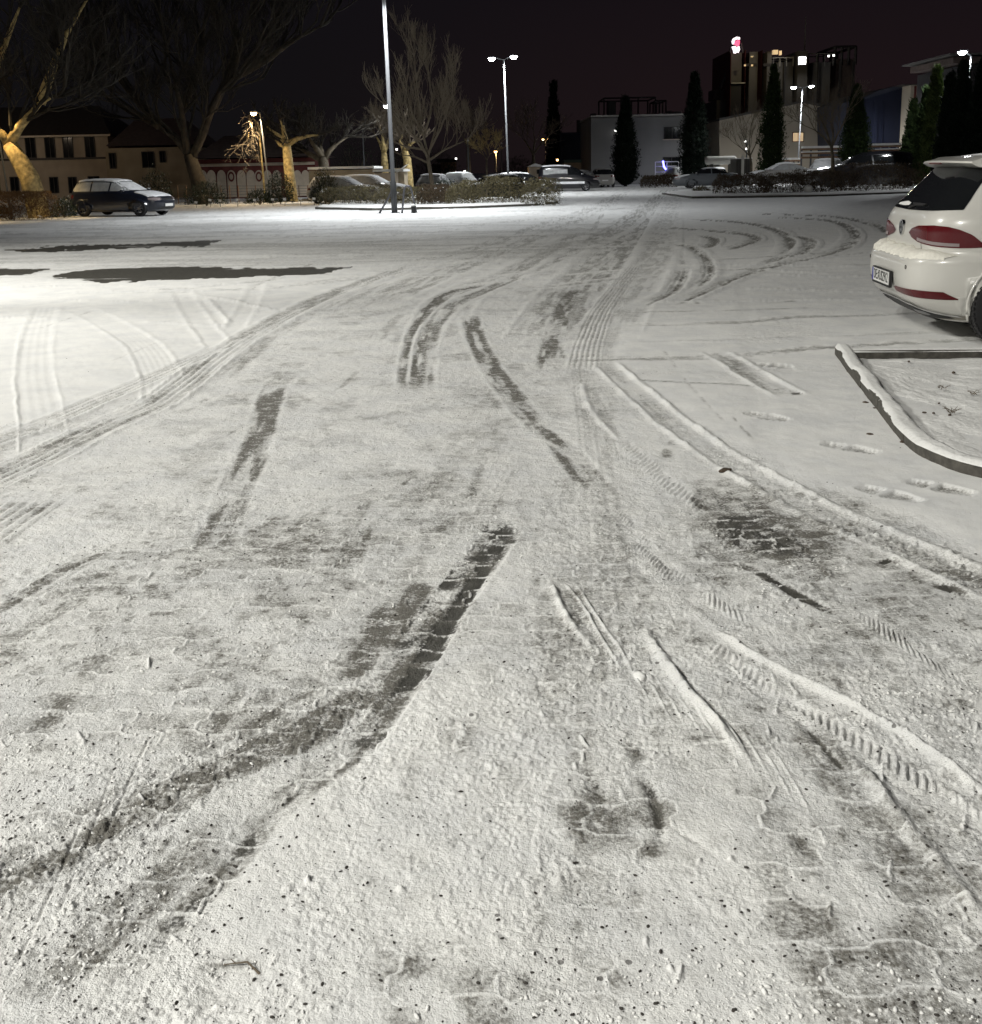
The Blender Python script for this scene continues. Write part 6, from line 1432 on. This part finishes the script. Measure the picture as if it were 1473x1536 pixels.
# warm light of the street left of the photo, floodlight on the factory
fl = thing('floodlight', at(1203, 91, 148.6), 'bright white floodlight on the factory lift tower', 'floodlight')
mb = MB(); mb.box((0, 0, 0), (1.1, .3, 1.1)); mb.build('housing', M['head'], fl); mb = MB(); mb.box((0, -.17, 0), (.95, .04, .95)); mb.build('lens', M['whitelamp'], fl)
lamp('lamp_light', at(1203, 90, 147.6), 220, (1., .97, .9), fl, None, .3)
f2 = thing('wall_lamp', at(1128, 84, 147), 'small lamp above the red edged bays of the factory tower', 'lamp'); mb = MB(); mb.box((0, 0, 0), (.4, .2, .15)); mb.build('housing', M['head'], f2); mb = MB(); mb.box((0, 0, -.1), (.3, .15, .05)); mb.build('lens', M['amber'], f2)
lamp('lamp_light', at(1140, 80, 144.), 260, (1., .82, .45), f2, None, .3)
for x, y, Yq, lb, m_ in ((1243, 84, 149, 'left small white light on the factory roof edge', 'whitelamp'), (1250.5, 83, 149, 'right small white light on the factory roof edge', 'whitelamp'), (1117.5, 98, 147.8, 'left small yellow light on the factory tower window band', 'amber'), (1128, 98, 147.8, 'right small yellow light on the factory tower window band', 'amber'),
                     (684, 238, 96, 'small pale lantern in front of the dim brick house', 'whitelamp'), (923, 196, 103.5, 'small white wall light beside the left tall cypress', 'whitelamp'), (836, 240, 110, 'tiny orange light below the distant street lamp', 'orange'), (1118, 212, 84, 'upper white lamp on the post by the kiosk', 'whitelamp'), (1120, 223, 84, 'lower white lamp on the post by the kiosk', 'whitelamp'),
                     (595, 224, 75, 'white light between the two pollarded trunks', 'whitelamp'), (575, 231, 76, 'tiny white light left of the tall lamp post', 'whitelamp'), (697, 257, 92, 'white glow near the ground left of the twin lamp post', 'whitelamp')):
    p = at(x, y, Yq); t = thing('small_light', p, lb, 'light'); s_ = 2.6 / ppm(Yq); mb = MB(); mb.box((0, 0, 0), (s_, .1, s_)); mb.build('lens', M[m_], t); mb = MB(); mb.box((0, .08, s_ * .55), (s_ * 1.2, .3, s_ * .2)); mb.build('bracket', M['steel'], t)
# post carrying the kiosk lamps
b = onG(1119, 84.2); t = thing('lamp_mast', b, 'short mast carrying two white lamps by the kiosk', 'mast'); mb = MB(); mb.tube([(0, 0, 0), (0, 0, at(1119, 210, 84.2).z)], [.07, .05], 8); mb.build('shaft', M['galv'], t)
# steel hoop guards round the tall lamp post
for x, y, lean_, lb in ((583, 320, .38, 'leaning steel hoop guard left of the tall lamp post'), (613, 320, .0, 'upright steel hoop guard right of the tall lamp post')):
    b = G(x, y); t = thing('hoop_guard', b, lb, 'hoop guard', group='hoop guards at the tall lamp post'); top = 1.0 if lean_ == 0 else .88; mb = MB(); dx = .24
    pts = [(-dx, -.15, 0)] + [(-dx * .6 + lean_ * .6, -.08, top * .8)] + [(dx * .55 * math.cos(a) + lean_ * .9, 0, top * .9 + .12 * math.sin(a)) for a in (2.6, 2.0, 1.57, 1.1, .5)] + [(dx * .6 + lean_ * .7, .08, top * .8), (dx * 1.2, .15, 0)]
    if lean_: pts = [(-.35, -.1, 0), (.06, 0, .66), (.12, 0, .80), (.22, .02, .86), (.30, .05, .80), (.26, .1, .4), (.2, .15, 0)]
    mb.tube(pts, .038, 8); mb.build('hoop', M['steel'], t, smooth=True); mb = MB(); mb.box((-dx if not lean_ else -.35, -.12, .01), (.2, .2, .02)); mb.box((.24, .15, .01), (.2, .2, .02)); mb.build('foot_plates', M['steel'], t)
b = G(617, 320); t = thing('marker_post', (b.x + .1, b.y - .2, 0), 'low dark post with a snow cap right of the hoop guards', 'post'); mb = MB(); mb.tube([(0, 0, 0), (0, 0, .28)], .09, 10); mb.build('shaft', M['under'], t); mb = MB(); mb.lathe((0, 0, .28), [(.1, 0), (.09, .05), (.001, .08)], 10); mb.build('snow_cap', M['snow'], t)

# ------------------------------------------------------------------ the other cars
def front_car(px, py, **k):
    return G(px, py)
c = G(166, 325.5); yaw = R(-17); off = Matrix.Rotation(yaw, 3, 'Z') @ Vector((2.1, -.85, 0)) * 1.0
make_car('parked_estate_car', (c.x - off.x, c.y - off.y, .02), yaw, 'estate', 'navy', 'dark blue estate car with snow on roof, windscreen and bonnet by the left hedge', 'car', 1.0, snow=.03, snowwin=True)
def car_at(px, Y, yaw, *a, **k):
    b = onG(px, Y); s_ = k.get('scale', 1.); o = Matrix.Rotation(yaw, 3, 'Z') @ Vector((2.15, 0, 0)) * s_; return make_car(a[0], (b.x - o.x, b.y - o.y, k.pop('z', .0)), yaw, *a[1:], **k)
G1 = 'cars parked behind the left island'; G2 = 'cars parked behind the right island'
car_at(518, 57, R(-18), 'parked_estate_car', 'estate', 'silver', 'left one of the two snow-covered cars before the pale garage', group=G1, snow=.04, snowwin=True, scale=.95)
car_at(560, 60, R(-18), 'parked_car', 'hatch', 'silver', 'right one of the two snow-covered cars before the pale garage', group=G1, snow=.04, snowwin=True, scale=.98)
car_at(654, 62, R(80), 'parked_car', 'hatch', 'grey', 'snow-roofed car half hidden behind the thicket right of the tall lamp post', group=G1, snow=.05, snowwin=True, scale=.95)
car_at(694, 66, R(75), 'parked_estate_car', 'estate', 'silver', 'frosted grey car half hidden under the tall bare tree', group=G1, snow=.03, snowwin=True, scale=1.)
car_at(735, 58, R(-160), 'parked_car', 'hatch', 'black', 'dark car with a snowy roof edge hidden behind the biggest island bush', group=G1, snow=.03, scale=.9)
car_at(787, 70, R(15), 'parked_car', 'hatch', 'black', 'black car just left of the dark van', group=G1, snow=.03, scale=.95)
v, _, _ = car_at(852, 77, R(-7), 'parked_van', 'van', 'black', 'dark panel van with a snowy side stripe and roof at the island tip', cat='van', snow=.04, scale=1.0, rim='rim', wr=.32)
mb = MB(); mb.box((2.2, -.905, .60), (2.3, .03, .16)); mb.build('sill_snow', M['snowcar'], v)
mb = MB(); mb.box((1.3, -.84, 1.36), (1.7, .02, .34)); mb.build('side_panel', M['frost'], v)
car_at(878, 92, R(-20), 'parked_car', 'hatch', 'silver', 'pale car with a bluish windscreen behind the dark van', group='far cars by the halls', snow=.04, snowwin=True)
car_at(902, 90, R(93), 'parked_off_roader', 'suv', 'silver', 'pale off-roader seen from behind left of the tall cypress', cat='car', group='far cars by the halls', scale=.95)
car_at(1062, 79, R(176), 'parked_saloon', 'sedan', 'grey', 'dark grey saloon with white door mirrors at the tip of the right island', group=G2, snow=.015, scale=1.04, rim='rim')
car_at(1012, 98, R(100), 'parked_car', 'hatch', 'silver', 'snow-covered car behind the railing of the flat-roofed building', group='far cars by the halls', snow=.06, snowwin=True)
car_at(1078, 96, R(-90), 'parked_van', 'van', 'plate', 'small white van in front of the lying tank', cat='van', group='far cars by the halls', snow=.03, scale=.8)
car_at(1176, 72, R(177), 'parked_saloon', 'sedan', 'silver', 'snow-covered saloon behind the right island hedge', group=G2, snow=.04, snowwin=True, scale=1.08, z=.15)
car_at(1238, 68, R(-115), 'parked_off_roader', 'suv', 'silver', 'snowy silver off-roader seen from the front left of the slim bare tree', group=G2, snow=.04, snowwin=True, scale=1.12)
car_at(1302, 64, R(183), 'parked_off_roader', 'suv', 'black', 'black off-roader behind the right island hedge', group=G2, scale=1.34, snow=0)
# dark wooded mass far behind, left of centre
for i, (px, Yq, w_, tp, lb) in enumerate(((535, 84, 70, 205, 'dark conifer thicket behind the pale garage'), (590, 90, 60, 222, 'dark evergreen thicket behind the tall lamp post'), (655, 110, 70, 225, 'dim far thicket behind the tall bare tree'), (775, 112, 70, 236, 'dim far thicket behind the twin lamp post'), (830, 122, 50, 238, 'dim far thicket left of the dark blue hall'))):
    bush(px, Yq, w_, tp, lb, 'bush', 2200, 50 + i, name='thicket', spiky=True, snow=0, cat='thicket')
hedge(962, 282, 1016, 281, 266, 0, 1.5, 'low scrubby hedge at the foot of the flat-roofed building', 'hedged', 2600, 61, snow=60)
# ------------------------------------------------------------------ light
w = bpy.data.worlds.new('World'); S.world = w; w.use_nodes = True
wn = w.node_tree; bg = wn.nodes['Background']
tc = wn.nodes.new('ShaderNodeTexCoord'); sx = wn.nodes.new('ShaderNodeSeparateXYZ'); wn.links.new(tc.outputs['Generated'], sx.inputs[0])
def wr(src, a, b, c, d):
    r = wn.nodes.new('ShaderNodeMapRange'); r.interpolation_type = 'SMOOTHSTEP'
    for i, v in ((1, a), (2, b), (3, c), (4, d)): r.inputs[i].default_value = v
    wn.links.new(src, r.inputs[0]); return r.outputs[0]
def wm(f, a, b):
    m_ = wn.nodes.new('ShaderNodeMix'); m_.data_type = 'RGBA'; wn.links.new(f, m_.inputs[0])
    for i, v in ((6, a), (7, b)):
        if isinstance(v, tuple): m_.inputs[i].default_value = (*v, 1)
        else: wn.links.new(v, m_.inputs[i])
    return m_.outputs[2]
up = wr(sx.outputs['Z'], 0., .28, 0, 1)
hor = wm(wr(sx.outputs['X'], -.3, .25, 0, 1), (.0060, .0056, .0062), (.0130, .0075, .0085))
c = wm(up, hor, (.0052, .0046, .0068))
wn.links.new(c, bg.inputs['Color']); bg.inputs['Strength'].default_value = .85

S.view_settings.view_transform = 'Standard'; S.view_settings.look = 'None'; S.view_settings.exposure = .12; S.view_settings.gamma = 1.
S.cycles.max_bounces = 4; S.cycles.diffuse_bounces = 2; S.cycles.glossy_bounces = 2; S.cycles.transmission_bounces = 2
S.cycles.sample_clamp_indirect = 4.; S.cycles.sample_clamp_direct = 0.
S.cycles.caustics_reflective = False; S.cycles.caustics_refractive = False
